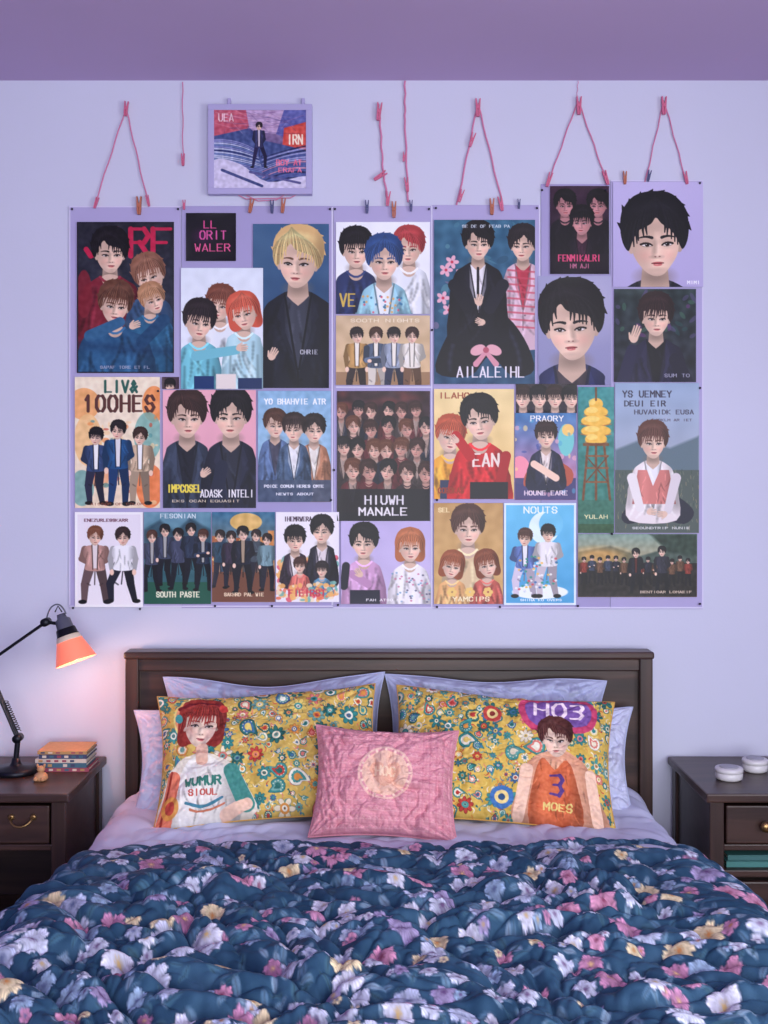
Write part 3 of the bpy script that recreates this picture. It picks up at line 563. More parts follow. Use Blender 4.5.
# 28 hanging canvas
c=Cv(214,110,306,188,k=2.2,bg=(160,124,160),bg2=(60,70,120)); 
c.poly([(214,110),(258,110),(244,134),(214,140)],(190,92,112)); c.poly([(262,110),(306,110),(306,146),(276,134)],(100,104,168)); c.poly([(284,128),(306,122),(306,150),(282,150)],(206,84,76)); c.poly([(246,110),(284,110),(276,134),(250,132)],(186,160,196))
c.poly([(214,136),(250,128),(262,140),(306,150),(306,188),(214,188)],(74,88,138))
for i in range(30): c.curve([(214,140+i*1.7),(236,138+i*2.1),(256+i*.5,150+i*1.6)],.8,random.choice([(120,140,190),(210,214,235),(40,50,100),(150,150,200)]),.3,al=.8)
for i in range(20): c.curve([(306,146+i*2.2),(284,150+i*1.6),(262,158+i*2)],.8,random.choice([(170,170,215),(36,40,84),(210,150,170),(90,100,160)]),.3,al=.8)
for i in range(40): c.line(random.uniform(214,306),random.uniform(110,134),random.uniform(214,306),random.uniform(110,134),.4,random.choice([(220,180,200),(120,80,140),(70,60,110)]),al=.25)
c.blob([(214,160),(240,164),(268,182),(306,176),(306,188),(214,188)],(206,200,226)); c.line(222,170,262,186,1.4,(70,80,130)); c.line(250,172,300,183,1.2,(90,90,140))
c.text('UEA',218,114,234,121,(240,220,226),.6,al=.8); c.text('IRN',287,135,303,144,(250,230,210),.8); c.text('BOY AT',276,160,302,165,(226,120,150),.6); c.text('ERAFA',278,168,302,172,(226,120,150),.5)
c.noise(.09,4,5); fl(c,259,122,46,(40,30,44),'fringe',(58,60,100),(44,40,80),(200,190,210),r=3.8,arms=2,spread=2.0); cv28=P(c,'print',d=.0285)
cf=empty('hanging_canvas'); 
a=W(208,104,.03); b=W(312,194,.03)
box('backing',a.x+.01,b.x-.01,-.0265,-.006,b.z+.01,a.z-.01,M_board,.002,cf)
M_fr=plain('lilac_frame',(176,170,214),.5)
for (x0,y0,x1,y1) in((208,104,312,110),(208,188,312,194),(208,110,214,188),(306,110,312,188)):
    a=W(x0,y0,.03); b=W(x1,y1,.03); box('frame_bar',a.x,b.x,-.031,-.004,b.z,a.z,M_fr,.001,cf)
cv28.parent=cf
for x in(229,303):
    p=W(x,101,.02); box('hanger_tab',p.x-.005,p.x+.005,-.02,-.004,p.z-.012,p.z+.010,M_fr,.002,cf)
for pts in([(236,194),(246,199),(290,198),(298,194)],[(244,194),(258,201),(276,200),(286,194)]): tube('ribbon',[W(x,y,.012) for x,y in pts],.0016,M_string,cf)
# ------------------------------------------------------------ strings + pins
def clip(px,py,mat,rot=0,sc=1.0,d=.0165):
    o=W(px,py,d); bm=bmesh.new(); sc*=1.2
    for sx in(-1,1):
        vs=[]
        for (z,x0,x1) in((-.020,.0004,.0035),(-.012,.0004,.0048),(.004,.0008,.0052),(.022,.0036,.0062)):
            for yy in(-.0038,.0038):
                vs.append([bm.verts.new((sx*x0,yy,z)),bm.verts.new((sx*x1,yy,z))])
        for i in range(0,6,2):
            a0,a1=vs[i];b0,b1=vs[i+1];c0,c1=vs[i+2];d0,d1=vs[i+3]
            for f in((a0,a1,c1,c0),(b0,b1,d1,d0),(a0,b0,d0,c0),(a1,b1,d1,c1)): bm.faces.new(f)
        bm.faces.new((vs[0][0],vs[0][1],vs[1][1],vs[1][0])); bm.faces.new((vs[6][0],vs[6][1],vs[7][1],vs[7][0]))
    N=10
    r1=[[bm.verts.new((.0045*math.cos(2*math.pi*i/N),y,.002+.0045*math.sin(2*math.pi*i/N))) for i in range(N)] for y in(-.0048,.0048)]
    for i in range(N): bm.faces.new((r1[0][i],r1[0][(i+1)%N],r1[1][(i+1)%N],r1[1][i]))
    bm.faces.new(r1[0]); bm.faces.new(r1[1])
    bmesh.ops.recalc_face_normals(bm,faces=bm.faces[:])
    bmesh.ops.scale(bm,vec=(sc,sc,sc),verts=bm.verts[:]); bmesh.ops.rotate(bm,matrix=Matrix.Rotation(rot,3,'Y'),verts=bm.verts[:])
    me=bpy.data.meshes.new('clothespin'); bm.to_mesh(me); bm.free(); ob=bpy.data.objects.new('clothespin',me); ob.location=o; return finish(ob,mat)
def string(pts,r=.0019):
    Q=[]
    for (x0,y0),(x1,y1) in zip(pts[:-1],pts[1:]):
        for k in range(9):
            t=k/9; Q.append(W(x0+(x1-x0)*t+.5*math.sin(k*1.7+x0),y0+(y1-y0)*t,.008+.002*math.sin(k*2.1)))
    Q.append(W(*pts[-1],.008)); return tube('hanging_string',Q,r,M_string)
string([(94,207),(126,108),(148,203)],.0022); string([(182.5,82),(183,162)],.0016); string([(378,104),(380,120),(383,170),(388,204)],.003)
string([(405,81),(405,120),(408,202)],.003); string([(457,205),(478,103),(503,206)],.0027); string([(548,184),(578,100),(607,182)],.0022); string([(645,183),(664,100),(686,180)],.002)
string([(578,80.8),(577,98)],.001)
for x,y,m,r_,s_ in((126,109,M_pinkclip,.1,.9),(139,206,M_woodclip,0,1.1),(251,206,M_woodclip,.2,.9),(272,207,M_blueclip,0,.8),(283,206,M_woodclip,.1,.9),(183,160,M_pinkclip,0,.75),(184,205,M_pinkclip,0,.6),(379,112,M_pinkclip,.1,1.1),(388,199,M_pinkclip,.1,.9),(367,207,M_blueclip,0,.8),(394,210,M_woodclip,0,1.0),(407,185,M_pinkclip,-.1,.9),(404,157,M_pinkclip,.1,.6),(411,206,M_blueclip,0,.7),(478,108,M_pinkclip,0,1.1),(472,140,M_pinkclip,.3,.9),(492,207,M_woodclip,0,1.0),(461,196,M_pinkclip,.3,.8),(501,204,M_pinkclip,-.2,.9),(519,204,M_blueclip,0,.6),(579,106,M_pinkclip,0,1.1),(549,180,M_pinkclip,.3,.9),(606,178,M_pinkclip,-.3,.9),(664,106,M_pinkclip,0,1.1),(686,178,M_pinkclip,-.2,.8),(649,176,M_blueclip,.2,.7),(625,178,M_woodclip,0,.8),(148,201,M_pinkclip,-.2,.7),(380,176,M_pinkclip,1.0,.9),(96,203,M_pinkclip,.3,.7)):
    clip(x,y,m,r_,s_)
bm=bmesh.new()
for x,y in((72,209),(178,209),(330,209),(335,209),(429,209),(436,208),(537,208),(542,190),(700,183),(700,604),(73,608),(140,609),(215,606),(272,606),(338,605),(437,607),(500,607),(578,606),(606,190),(158,391),(432,330),(700,388),(437,500),(331,500),(334,470),(612,534)):
    p=W(x,y,.0135); r=bmesh.ops.create_uvsphere(bm,u_segments=10,v_segments=6,radius=.0038); bmesh.ops.translate(bm,vec=p,verts=r['verts'])
    r=bmesh.ops.create_cone(bm,segments=8,radius1=.0015,radius2=.0015,depth=.008,matrix=Matrix.Translation(p+Vector((0,.004,0)))@Matrix.Rotation(math.pi/2,4,'X'),cap_ends=True)
me=bpy.data.meshes.new('thumbtacks'); bm.to_mesh(me); bm.free(); finish(bpy.data.objects.new('thumbtacks',me),M_tack)
# ============================================================ BED
bed=empty('bed')
a=W(125,652,.12); b=W(653,652,.12); zt=a.z
x0,x1=a.x,b.x
def bb(n,*q,mat=M_wood,bev=.004): return box(n,*q,mat,bev,bed)
bb('headboard_panel',x0+.03,x1-.03,-.095,-.06,.3,zt-.04)
bb('headboard_top_rail',x0-.004,x1+.004,-.125,-.045,zt-.022,zt,bev=.006)
bb('headboard_rail',x0+.035,x1-.035,-.11,-.05,zt-.06,zt-.022)
for s_,xx in((1,x0),(-1,x1)): bb('headboard_post',min(xx,xx+s_*.04),max(xx,xx+s_*.04),-.12,-.05,0,zt-.02,mat=M_woodz)
bb('side_rail_a',x0+.005,x0+.035,-2.15,-.12,.22,.40); bb('side_rail_b',x1-.035,x1-.005,-2.15,-.12,.22,.40)
bb('foot_rail',x0+.03,x1-.03,-2.17,-2.13,.22,.42)
for xx in(x0+.005,x1-.065): bb('foot_leg',xx,xx+.06,-2.18,-2.12,0,.42,mat=M_woodz)
bb('slat_base',x0+.035,x1-.035,-2.13,-.13,.30,.36,mat=M_wooddk)
bb('mattress',-.735,.735,-2.12,-.135,.365,.650,mat=M_mattress,bev=.04)
def drape(name,zt,hw,R,hang,y0,y1,foot,fhang,C,nx,ny,disp,mat,roll=0,edge=None,xoff=0):
    U=hw+R*math.pi/2+hang; u=np.linspace(-U,U,nx); vl=(y1-y0)+(R*math.pi/2+fhang if foot else 0); v=np.linspace(0,vl,ny)
    uu,vv=np.meshgrid(u,v); au=np.abs(uu)
    th=np.clip((au-hw)/R,0,math.pi/2); ex=np.clip(au-hw-R*math.pi/2,0,None)
    X=np.sign(uu)*(np.minimum(au,hw)+R*np.sin(th)+ex*.10); dz=R*(1-np.cos(th))+ex*.99
    nxn=np.sign(uu)*np.sin(th); nz=np.cos(th)
    fl_=y1-y0; tv=np.clip((vv-fl_)/R,0,math.pi/2); ev=np.clip(vv-fl_-R*math.pi/2,0,None)
    Y=-(y0+np.minimum(vv,fl_)+R*np.sin(tv)+ev*.1); dzv=R*(1-np.cos(tv))+ev
    Z=zt-np.sqrt(dz**2+dzv**2)
    if edge is not None: Y=Y-edge(uu)*np.clip(1-vv/.5,0,1)
    h=disp(uu,vv)
    X=X+nxn*h+xoff; Z=Z+nz*np.cos(tv)*h; Y=Y-np.sin(tv)*h
    if roll>0:
        q=np.clip(1-vv/roll,0,1); dr=roll*.9*(1-np.sqrt(np.clip(1-q*q,0,1))); Z=Z-dr*nz; X=X-nxn*dr
    V=np.stack([X,Y,Z],-1)
    return raw_mesh(name,V,gridF(ny,nx),C,mat)
def sheet_disp(u,v):
    w=perlin(u*3,v*3,2)*.5
    a=np.abs(perlin(u*5+w,v*9+w*2,3)); b=np.abs(perlin(u*13+w*3,v*8,5))
    side=np.clip((np.abs(u)-.6)/.25,0,1)
    return .003+(.020*a+.011*b)*np.where(v<.75,1,.3)+side*.010*(1+np.sin(v*24+4*perlin(u*2,v*2,8)))
drape('bed_sheet',.654,.70,.06,.30,.14,1.7,False,0,None,520,460,sheet_disp,M_sheet)
# duvet
cw,ch=254,190
c=Cv(0,0,cw,ch,k=3.7,bg=(38,72,100)); c.noise(.06,10,1); c.noise(.05,2.2,3)
LV=[(112,144,170),(88,122,152),(144,168,192),(68,108,132),(60,96,116)]
def leaf(x,y,l,a,cc):
    x2,y2=x+l*math.cos(a),y+l*math.sin(a); c.ell((x+x2)/2,(y+y2)/2,l*.5,l*.2,cc,a,al=.8); c.line(x,y,x2,y2,.09,mul(cc,.6),al=.8)
def flower(x,y,R,cc,cen,n=5,ph=0):
    sl=c.win(x-R*1.2,y-R*1.2,x+R*1.2,y+R*1.2)
    if sl is None: return
    dx=c.X[sl]-x; dy=(c.Y[sl]-y); rr=np.sqrt(dx*dx+dy*dy); th=np.arctan2(dy,dx)+ph
    pet=np.abs(np.cos(n/2*th)); rad=R*(.62+.33*pet**.5+.05*np.sin(th*n*3+x))
    d=rr-rad; base=col(cc)
    sh=np.clip(.60+.5*(rr/R),0,1.08)*(0.68+.34*pet**.35)*(1+.12*np.sin(th*n*5)*np.clip(rr/R,0,1))
    cc2=np.clip(base*sh[...,None],0,1); m=np.clip(.5-d/(2*c.aa),0,1)[...,None]
    o=np.clip(.5-(d-.25)/.6,0,1)[...,None]*.5; A=c.a[sl]*(1-o)+col((20,34,58))*o; c.a[sl]=A*(1-m)+cc2*m
    rad2=R*.5*(.7+.3*np.abs(np.cos(n/2*th+1.2))); m2=np.clip(.5-(rr-rad2)/(2*c.aa),0,1)[...,None]*.7
    c.a[sl]=c.a[sl]*(1-m2)+np.clip(base*1.02*(0.70+.6*(rr/R))[...,None],0,1)*m2
    c.ell(x,y,R*.13,R*.13,cen)
    for k in range(7): c.ell(x+R*.22*math.cos(k*.9),y+R*.22*math.sin(k*.9),R*.04,R*.04,cen,al=.9)
FC=[((204,208,232),(110,84,124)),((182,190,220),(90,100,140)),((214,150,182),(130,60,90)),((192,134,170),(220,180,130)),((228,208,172),(180,120,70)),((162,148,190),(90,60,110)),((214,214,234),(190,160,110)),((150,174,206),(80,90,130))]
pts=[]
for j in range(0,28):
    for i in range(0,38):
        pts.append((i*6.9+(j%2)*3.4+random.uniform(-2.2,2.2),j*6.9+random.uniform(-2,2)))
random.shuffle(pts)
for (x,y) in pts:
    for k in range(6): leaf(x+random.uniform(-3.4,3.4),y+random.uniform(-3.4,3.4),random.uniform(1.6,3.6),random.uniform(0,6.28),random.choice(LV))
for (x,y) in pts:
    if random.random()<.14: continue
    w_=random.choices(range(8),[26,18,12,9,7,7,14,10])[0]; cc,cen=FC[w_]
    R=random.uniform(1.5,3.5); flower(x,y,R,cc,cen,random.choice([5,5,6]),random.uniform(0,6))
    if random.random()<.6:
        a=random.uniform(0,6.28); flower(x+R*1.2*math.cos(a),y+R*1.2*math.sin(a),R*.5,random.choice(FC)[0],cen,5,random.uniform(0,6))
def bil(x,y,s): return np.sqrt(np.abs(perlin(x,y,s))+.002)
def duvet_disp(u,v):
    wx=perlin(u*2.6,v*2.6,11)*1.1; wy=perlin(u*2.6,v*2.6,12)*1.1
    a=bil(u*4.6+v*2.6+wx,v*8.6-u*2.2+wy,13); a2=bil(u*6.5-v*3+wy,v*7+u*2.5+wx,18); b=bil(u*12+wx*2,v*16+wy*2,14); d_=np.abs(perlin(u*26+wx*4,v*30,15))
    lo=perlin(u*1.6,v*2.2,16); ramp=.5+.5*np.clip(v/.35,0,1)
    return np.clip(.004+(.056*a+.030*a2+.022*b+.009*d_+.010*lo)*ramp,0.004,.2)
drape('floral_quilt',.650,.69,.12,.36,.67,2.13,True,.14,c.a.reshape(-1,3),c.nx,c.ny,duvet_disp,M_duvet,roll=.022,edge=lambda u:.018*np.sin(u*7)+.010*np.sin(u*17+1)+.03*perlin(u*3,u*0+2,4)+.06*np.clip(np.abs(u)-.55,0,1),xoff=.004)
# ------------------------------------------------------------ pillows
def pillow(name,w,h,t,cv,center,lean,yaw,roll,mat,base=(200,200,220),wr=.006,seed=0,pinch=.07,nx=220,ny=150,sag=0,ex=2.6):
    if cv is not None: nx,ny=cv.nx,cv.ny
    def surf(nx,ny,sg,wrk):
        u,v=np.meshgrid(np.linspace(-1,1,nx),np.linspace(1,-1,ny))
        prof=(np.clip(1-np.abs(u)**ex,0,1)**.55)*(np.clip(1-np.abs(v)**ex,0,1)**.55)
        x=w/2*u*(1-pinch*(1-v**2)*np.abs(u)**3); z=h/2*v*(1-pinch*1.1*(1-u**2)*np.abs(v)**3)
        if sag: z=z-sag*(.5+.5*v)*(np.sin(u*2.3+seed)*.6+np.sin(u*5+seed*2)*.4)
        y=-sg*t/2*prof
        if wrk:
            wq=perlin(u*1.5+seed,v*1.5,seed+9)*.8
            n=np.abs(perlin(u*3+seed+wq,v*2.2+wq,seed+3))+.5*np.abs(perlin(u*6+wq,v*5+seed,seed+5))+.25*np.abs(perlin(u*13,v*10+wq*3,seed+6))
            cr=np.sin(np.arctan2(np.abs(v)-1.05,np.abs(u)-1.05)*22)*np.clip(1-np.hypot(np.abs(u)-1,(np.abs(v)-1))/.8,0,1)
            e=np.clip(prof*2,0,1); y=y-sg*e*(wr*2.2*n+wr*.5*cr)
        return np.stack([x,y,z],-1).reshape(-1,3)
    A=surf(nx,ny,1,True); bx,by=(nx+3)//4,(ny+3)//4; B=surf(bx,by,-1,False); V=np.vstack([A,B])
    F=np.vstack([gridF(ny,nx),gridF(by,bx,len(A),True)])
    C=None
    if cv is not None: C=np.vstack([cv.a.reshape(-1,3),np.ones((len(B),3))*col(base)])
    ob=raw_mesh(name,V,F,C,mat,center=False)
    ob.rotation_euler=(Matrix.Rotation(yaw,3,'Z')@Matrix.Rotation(-lean,3,'X')@Matrix.Rotation(roll,3,'Y')).to_euler()
    ob.location=center
    n=200; pts=[]
    for k in range(n):
        q=k/n*4; s_=q%1*2-1; side=int(q)
        u,v=((s_,1),(1,-s_),(-s_,-1),(-1,s_))[side]
        zz=h/2*v*(1-pinch*1.1*(1-u**2)*abs(v)**3)
        if sag: zz-=sag*(.5+.5*v)*(math.sin(u*2.3+seed)*.6+math.sin(u*5+seed*2)*.4)
        pts.append((w/2*u*(1-pinch*(1-v**2)*abs(u)**3),0,zz))
    tube('piping',pts,.0026,PIPE,ob,cyclic=True)
    return ob
rad=math.radians
PIPE=M_pillow
pillow('white_pillow',.66,.41,.11,None,W(276,746,.18),rad(12),rad(2),rad(-2),M_pillow,seed=1,wr=.016,sag=.014,pinch=.1)
pillow('white_pillow',.66,.41,.11,None,W(494,746,.18),rad(12),rad(-2),rad(2),M_pillow,seed=4,wr=.016,sag=.014,pinch=.1)
pillow('white_pillow',.64,.34,.09,None,W(243,760,.25),rad(30),rad(0),rad(-4),M_sheet,seed=6,wr=.016,sag=.012,pinch=.1)
pillow('white_pillow',.64,.34,.09,None,W(524,760,.25),rad(30),rad(0),rad(4),M_sheet,seed=9,wr=.016,sag=.012,pinch=.1)
def paisley(c,n,seed):
    rs=random.Random(seed); pal=[(52,132,130),(70,150,144),(190,66,60),(236,226,196),(66,110,150),(216,146,70),(44,106,100),(218,124,112),(238,234,214),(226,200,110),(110,160,150)]
    pts=[]
    for i in range(n*8):
        x=rs.uniform(c.x0,c.x1); y=rs.uniform(c.y0,c.y1); R=rs.choice([rs.uniform(7,11),rs.uniform(3,7)])
        if all((x-a)**2+(y-b)**2>(.80*(R+q))**2 for a,b,q in pts): pts.append((x,y,R))
    for i in range(900):
        x=rs.uniform(c.x0,c.x1); y=rs.uniform(c.y0,c.y1); a=rs.uniform(0,6.3)
        c.curve([(x,y),(x+3*math.cos(a),y+3*math.sin(a)),(x+4.5*math.cos(a+.9),y+4.5*math.sin(a+.9))],.6,rs.choice(pal),.25,al=.85)
        if i%2: c.ell(x,y,.9,.9,rs.choice(pal))
    for x,y,R in pts:
        a=rs.uniform(0,6.3); c1,c2,c3=rs.sample(pal,3); kind=rs.random()
        if rs.random()<.45: c1=rs.choice(pal[:2]+[pal[6]])
        if kind<.5:
            for f,cc in((1.06,mul(c1,.55)),(1,c1),(.72,c2),(.42,c3)):
                q=[(x+R*.8*f*math.cos(a+t),y+R*.8*f*math.sin(a+t)) for t in(1.3,2.0,2.7,3.4,4.1,4.8)]
                c.blob(q+[(x+R*.7*f*math.cos(a-.9),y+R*.7*f*math.sin(a-.9)),(x+R*1.2*f*math.cos(a+.25),y+R*1.2*f*math.sin(a+.25)),(x+R*.62*f*math.cos(a+.7),y+R*.62*f*math.sin(a+.7))],cc)
            for k in range(7): c.ell(x+R*.55*math.cos(a+1.3+k*.6),y+R*.55*math.sin(a+1.3+k*.6),.45,.45,(248,240,210))
        else:
            npt=rs.choice([6,8,8])
            for k in range(npt): c.ell(x+R*.62*math.cos(a+k*6.283/npt),y+R*.62*math.sin(a+k*6.283/npt),R*.36,R*.24,mul(c1,.6),a+k*6.283/npt); c.ell(x+R*.62*math.cos(a+k*6.283/npt),y+R*.62*math.sin(a+k*6.283/npt),R*.32,R*.2,c1,a+k*6.283/npt)
            c.ell(x,y,R*.42,R*.42,c2); c.ell(x,y,R*.24,R*.24,c3); c.ell(x,y,R*.1,R*.1,mul(c2,.5))
K=2.5
c=Cv(0,0,215,132,k=K,bg=(210,178,92)); c.noise(.06,12,2); paisley(c,150,5)
c.blob([(4,132),(4,104),(16,78),(44,68),(72,80),(88,104),(90,132)],(232,222,204))
m=c.blob([(12,134),(16,100),(30,76),(46,70),(62,78),(74,98),(78,134)],(236,232,222),retmask=True); shade_mask(c,m,45,30,74,130,(236,228,222),14,10)
c.line(16,90,8,132,7,(222,124,96),8); c.line(73,88,86,120,7,(70,140,130),8); c.line(86,120,66,128,6,(238,200,176),5); c.curve([(14,84),(8,106),(6,130)],1.2,(150,50,40))
c.ell(14,116,9,10,(216,150,70),al=.9); c.ell(14,116,5,6,(190,66,60),al=.9)
c.ell(42,32,27,26,(236,212,130)); c.ell(42,32,25,24,(226,150,110)); head(c,44,38,24,(150,52,46),'bob',(246,216,194),rot=.12,turn=.5)
c.curve([(22,20),(44,4),(66,22)],1.6,(120,30,40)); c.ell(66,24,4,5,(204,66,60)); c.ell(21,30,4,5,(70,150,150))
c.line(45,64,45,74,6,(232,190,166)); c.text('WUMUR',28,92,64,99,(50,120,106),1.1); c.text('SIOUL',32,103,60,108,(190,76,66),.7); c.curve([(30,114),(46,122),(64,112)],1.4,(70,130,150)); c.curve([(34,120),(50,126),(66,118)],1.0,(200,120,90))
c.noise(.05,3,6); PIPE=plain('mustard_piping',(196,150,76),.8)
pillow('printed_pillow',.625,.385,.14,c,W(269,755,.37),rad(35),rad(3),rad(-3.2),M_print,(205,165,80),seed=2,wr=.009,sag=.006)
c=Cv(0,0,215,132,k=K,bg=(216,182,88)); c.noise(.06,12,5); paisley(c,150,9)
m=c.blob([(124,134),(122,104),(130,78),(150,64),(170,64),(190,78),(200,104),(206,134)],(222,162,130),retmask=True); shade_mask(c,m,162,36,70,130,(222,162,130),12,9)
m=c.blob([(136,134),(136,96),(144,72),(156,82),(168,72),(178,96),(182,134)],(212,110,70),retmask=True); shade_mask(c,m,158,22,76,130,(212,110,70),10,7); c.line(130,84,124,128,6,(240,202,176),5.5); c.line(192,84,198,126,6,(240,202,176),5.5)
c.blob([(122,12),(146,2),(180,2),(198,16),(194,38),(172,46),(140,46),(124,34)],(196,70,108)); c.blob([(128,14),(148,7),(176,7),(192,18),(188,34),(170,40),(142,40),(130,32)],(124,90,160)); c.text('HO3',134,12,186,28,(240,220,230),1.7)
head(c,157,52,18,(84,44,40),'side',(244,212,190),rot=-.1,turn=-.5); c.text('3',150,88,166,106,(90,64,130),1.9); c.text('MOES',146,114,174,120,(236,214,130),.8)
for (x,y,R_,cc) in((108,112,11,(70,120,180)),(96,30,9,(190,70,64)),(30,80,10,(70,150,140))):
    c.ell(x,y,R_,R_,cc); c.ell(x,y,R_*.6,R_*.6,(236,212,140)); c.ell(x,y,R_*.3,R_*.3,mul(cc,.7))
c.noise(.05,3,8)
pillow('printed_pillow',.625,.385,.14,c,W(502,758,.37),rad(35),rad(-3),rad(4.0),M_print,(205,165,80),seed=7,wr=.009,sag=.006)
c=Cv(0,0,140,112,k=2.6,bg=(216,148,160)); 
for y in range(3,112,9):
    c.line(0,y,140,y,.5,(194,122,140),al=.5); c.line(0,y+4.5,140,y+4.5,.35,(236,184,190),al=.6)
    for x in range(3,140,6): c.line(x,y+2,x+2,y+4,.4,(234,182,188),al=.6); c.line(x+2,y+4,x+4,y+2,.4,(198,118,140),al=.5)
for x in list(range(6,36,7))+list(range(106,140,7)): c.line(x,0,x,112,.8,(198,124,142),al=.45)
c.ell(70,52,26,26,(234,190,178)); c.ell(70,52,24,24,(216,150,158)); c.ell(70,52,22,22,(232,190,170)); c.noise(.04,7,3)
for k in range(16): c.ell(70+23*math.cos(k*.393),52+23*math.sin(k*.393),1.3,1.3,(240,206,190))
c.blob([(70,66),(56,52),(58,43),(66,43),(70,48),(74,43),(82,43),(84,52)],(222,164,140),al=.7); c.text('HOC',60,47,80,55,(240,208,180),1.0); c.noise(.03,1.6,4); PIPE=plain('pink_piping',(205,135,150),.8)
pillow('pink_cushion',.385,.295,.13,c,W(385,783,.53),rad(28),rad(0),rad(2.5),M_print,(210,130,150),seed=5,wr=.010,pinch=.09)
# ============================================================ NIGHTSTANDS
def stand(x0,x1,front,inner_side,knob):
    e=empty('nightstand'); zt=.735; f=-front
    b_=lambda n,*q,mat=M_wood,bev=.003: box(n,*q,mat,bev,e)
    b_('top',x0-.012,x1+.012,f-.012,-.02,zt-.025,zt,bev=.005)
    for xx in(x0,x1-.04):
        for yy in(f,-.07): b_('leg',xx,xx+.04,yy,yy+.04,0,zt-.025,mat=M_woodz)
    b_('side_panel_a',x0+.008,x0+.024,f+.04,-.07,.42 if knob=='ring' else .26,zt-.026,mat=M_wooddk); b_('side_panel_b',x1-.024,x1-.008,f+.04,-.07,.42 if knob=='ring' else .26,zt-.026,mat=M_wooddk)
    b_('back_panel',x0+.04,x1-.04,-.055,-.043,.26,zt-.026,mat=M_wooddk)
    b_('drawer_front',x0+.046,x1-.046,f+.002,f+.018,zt-.14,zt-.036,bev=.004)
    b_('drawer_box',x0+.05,x1-.05,f+.018,-.08,zt-.135,zt-.045,mat=M_wooddk)
    b_('rail_under_drawer',x0+.04,x1-.04,f+.006,f+.03,zt-.16,zt-.143)
    b_('divider',x0+.02,x1-.02,f+.03,-.06,zt-.16,zt-.148,mat=M_wooddk)
    b_('shelf',x0+.01,x1-.01,f+.01,-.05,.50 if knob!='ring' else .30,.52 if knob!='ring' else .32)
    if knob!='ring':
        b_('lower_drawer_front',x0+.046,x1-.046,f+.004,f+.02,.29,.49,bev=.004)
        b_('bottom_rail',x0+.04,x1-.04,f+.004,f+.03,.26,.285)
    return e
ls=stand(-1.36,-.87,.43,1,'ring')
hx=W(22,812,.43).x; hz=.66
tube('drawer_pull',[(hx-.03,-.432,hz+.008),(hx-.03,-.444,hz+.004),(hx-.02,-.452,hz-.008),(hx,-.455,hz-.013),(hx+.02,-.452,hz-.008),(hx+.03,-.444,hz+.004),(hx+.03,-.432,hz+.008)],.0032,M_brass,ls,bez=True)
for s_ in(-1,1): lathe('pull_mount',[(.009,0),(.009,.003),(.005,.006)],(hx+s_*.03,-.428,hz+.008),(0,-1,0),M_brass,ls,n=16)
rs_=stand(.89,1.38,.43,-1,'knob')
lathe('drawer_knob',[(.006,0),(.006,.01),(.014,.016),(.015,.022),(.008,.027),(0,.028)],(W(764,815,.43).x,-.428,.647),(0,-1,0),M_brass,rs_,n=20)
bk=empty('books')
for i,(cc,x0_,x1_,z0_,z1_,y0_) in enumerate((((70,130,126),.945,1.09,.521,.537,-.40),((60,110,110),.95,1.085,.538,.553,-.395),((190,80,70),1.105,1.26,.521,.538,-.41),((190,120,90),1.11,1.255,.539,.553,-.40))):
    m=plain('book_cover_%d'%i,cc,.6); box('cover_a',x0_,x1_,y0_,y0_+.2,z0_,z0_+.003,m,.0006,bk); box('cover_b',x0_,x1_,y0_,y0_+.2,z1_-.003,z1_,m,.0006,bk); box('spine',x0_,x1_,y0_,y0_+.003,z0_+.003,z1_-.003,m,.0006,bk); box('pages',x0_+.004,x1_-.004,y0_+.003,y0_+.19,z0_+.003,z1_-.003,M_paper,0,bk)
ZT=.735
def tin(px,py,d,r,h,name='ceramic_jar'):
    p=W(px,py,d); e=empty(name)
    lathe('pot',[(r*.8,0),(r*.97,.004),(r,h*.3),(r*.99,h*.57),(r*.95,h*.6)],(p.x,-d,ZT),(0,0,1),M_white,e,n=40)
    lathe('lid',[(r*.95,h*.6),(r*1.04,h*.62),(r*1.04,h*.86),(r*.98,h*.96),(r*.6,h*.99),(0,h)],(p.x,-d,ZT),(0,0,1),M_white,e,n=40)
    lathe('lid_disc',[(r*.7,h*.99),(r*.7,h*1.03),(r*.66,h*1.05),(0,h*1.05)],(p.x,-d,ZT),(0,0,1),M_lid,e,n=40)
tin(729,770,.29,.038,.036); tin(755,764,.2,.036,.038)
# ============================================================ LEFT NIGHTSTAND ITEMS
bs=empty('book_stack'); bc=[(150,70,90),(60,100,120),(210,195,180),(60,66,100),(180,140,90)]
z=ZT
for i,(wd,th) in enumerate(((.15,.012),(.145,.014),(.15,.012),(.14,.013),(.145,.01))):
    m=plain('stack_cover_%d'%i,bc[i],.55,var=.1,vscale=60); xo=W(69,750,.14).x+random.uniform(-.005,.005)
    box('cover_a',xo-wd/2,xo+wd/2,-.21,-.09,z,z+.0025,m,.0006,bs); box('cover_b',xo-wd/2,xo+wd/2,-.21,-.09,z+th-.0025,z+th,m,.0006,bs)
    box('spine',xo-wd/2,xo+wd/2,-.21,-.207,z+.0025,z+th-.0025,m,.0004,bs)
    box('pages',xo-wd/2+.004,xo+wd/2-.004,-.207,-.094,z+.0025,z+th-.0025,M_paper,0,bs)
    for k in range(6): xx=xo-wd/2+.01+k*wd/6.5; box('spine_mark',xx,xx+.012,-.2108,-.2095,z+.003,z+th-.003,plain('mark_%d_%d'%(i,k),random.choice(bc),.6),0,bs)
    z+=th
fg=empty('figurine'); p=W(41,775,.3); 
lathe('body',[(.016,0),(.02,.006),(.018,.016),(.010,.022),(.007,.026)],(p.x,-.3,ZT),(0,0,1),M_tan,fg,n=20); lathe('head_part',[(0,0),(.009,.003),(.012,.010),(.009,.017),(0,.02)],(p.x,-.3,ZT+.022),(0,0,1),M_tan,fg,n=20)
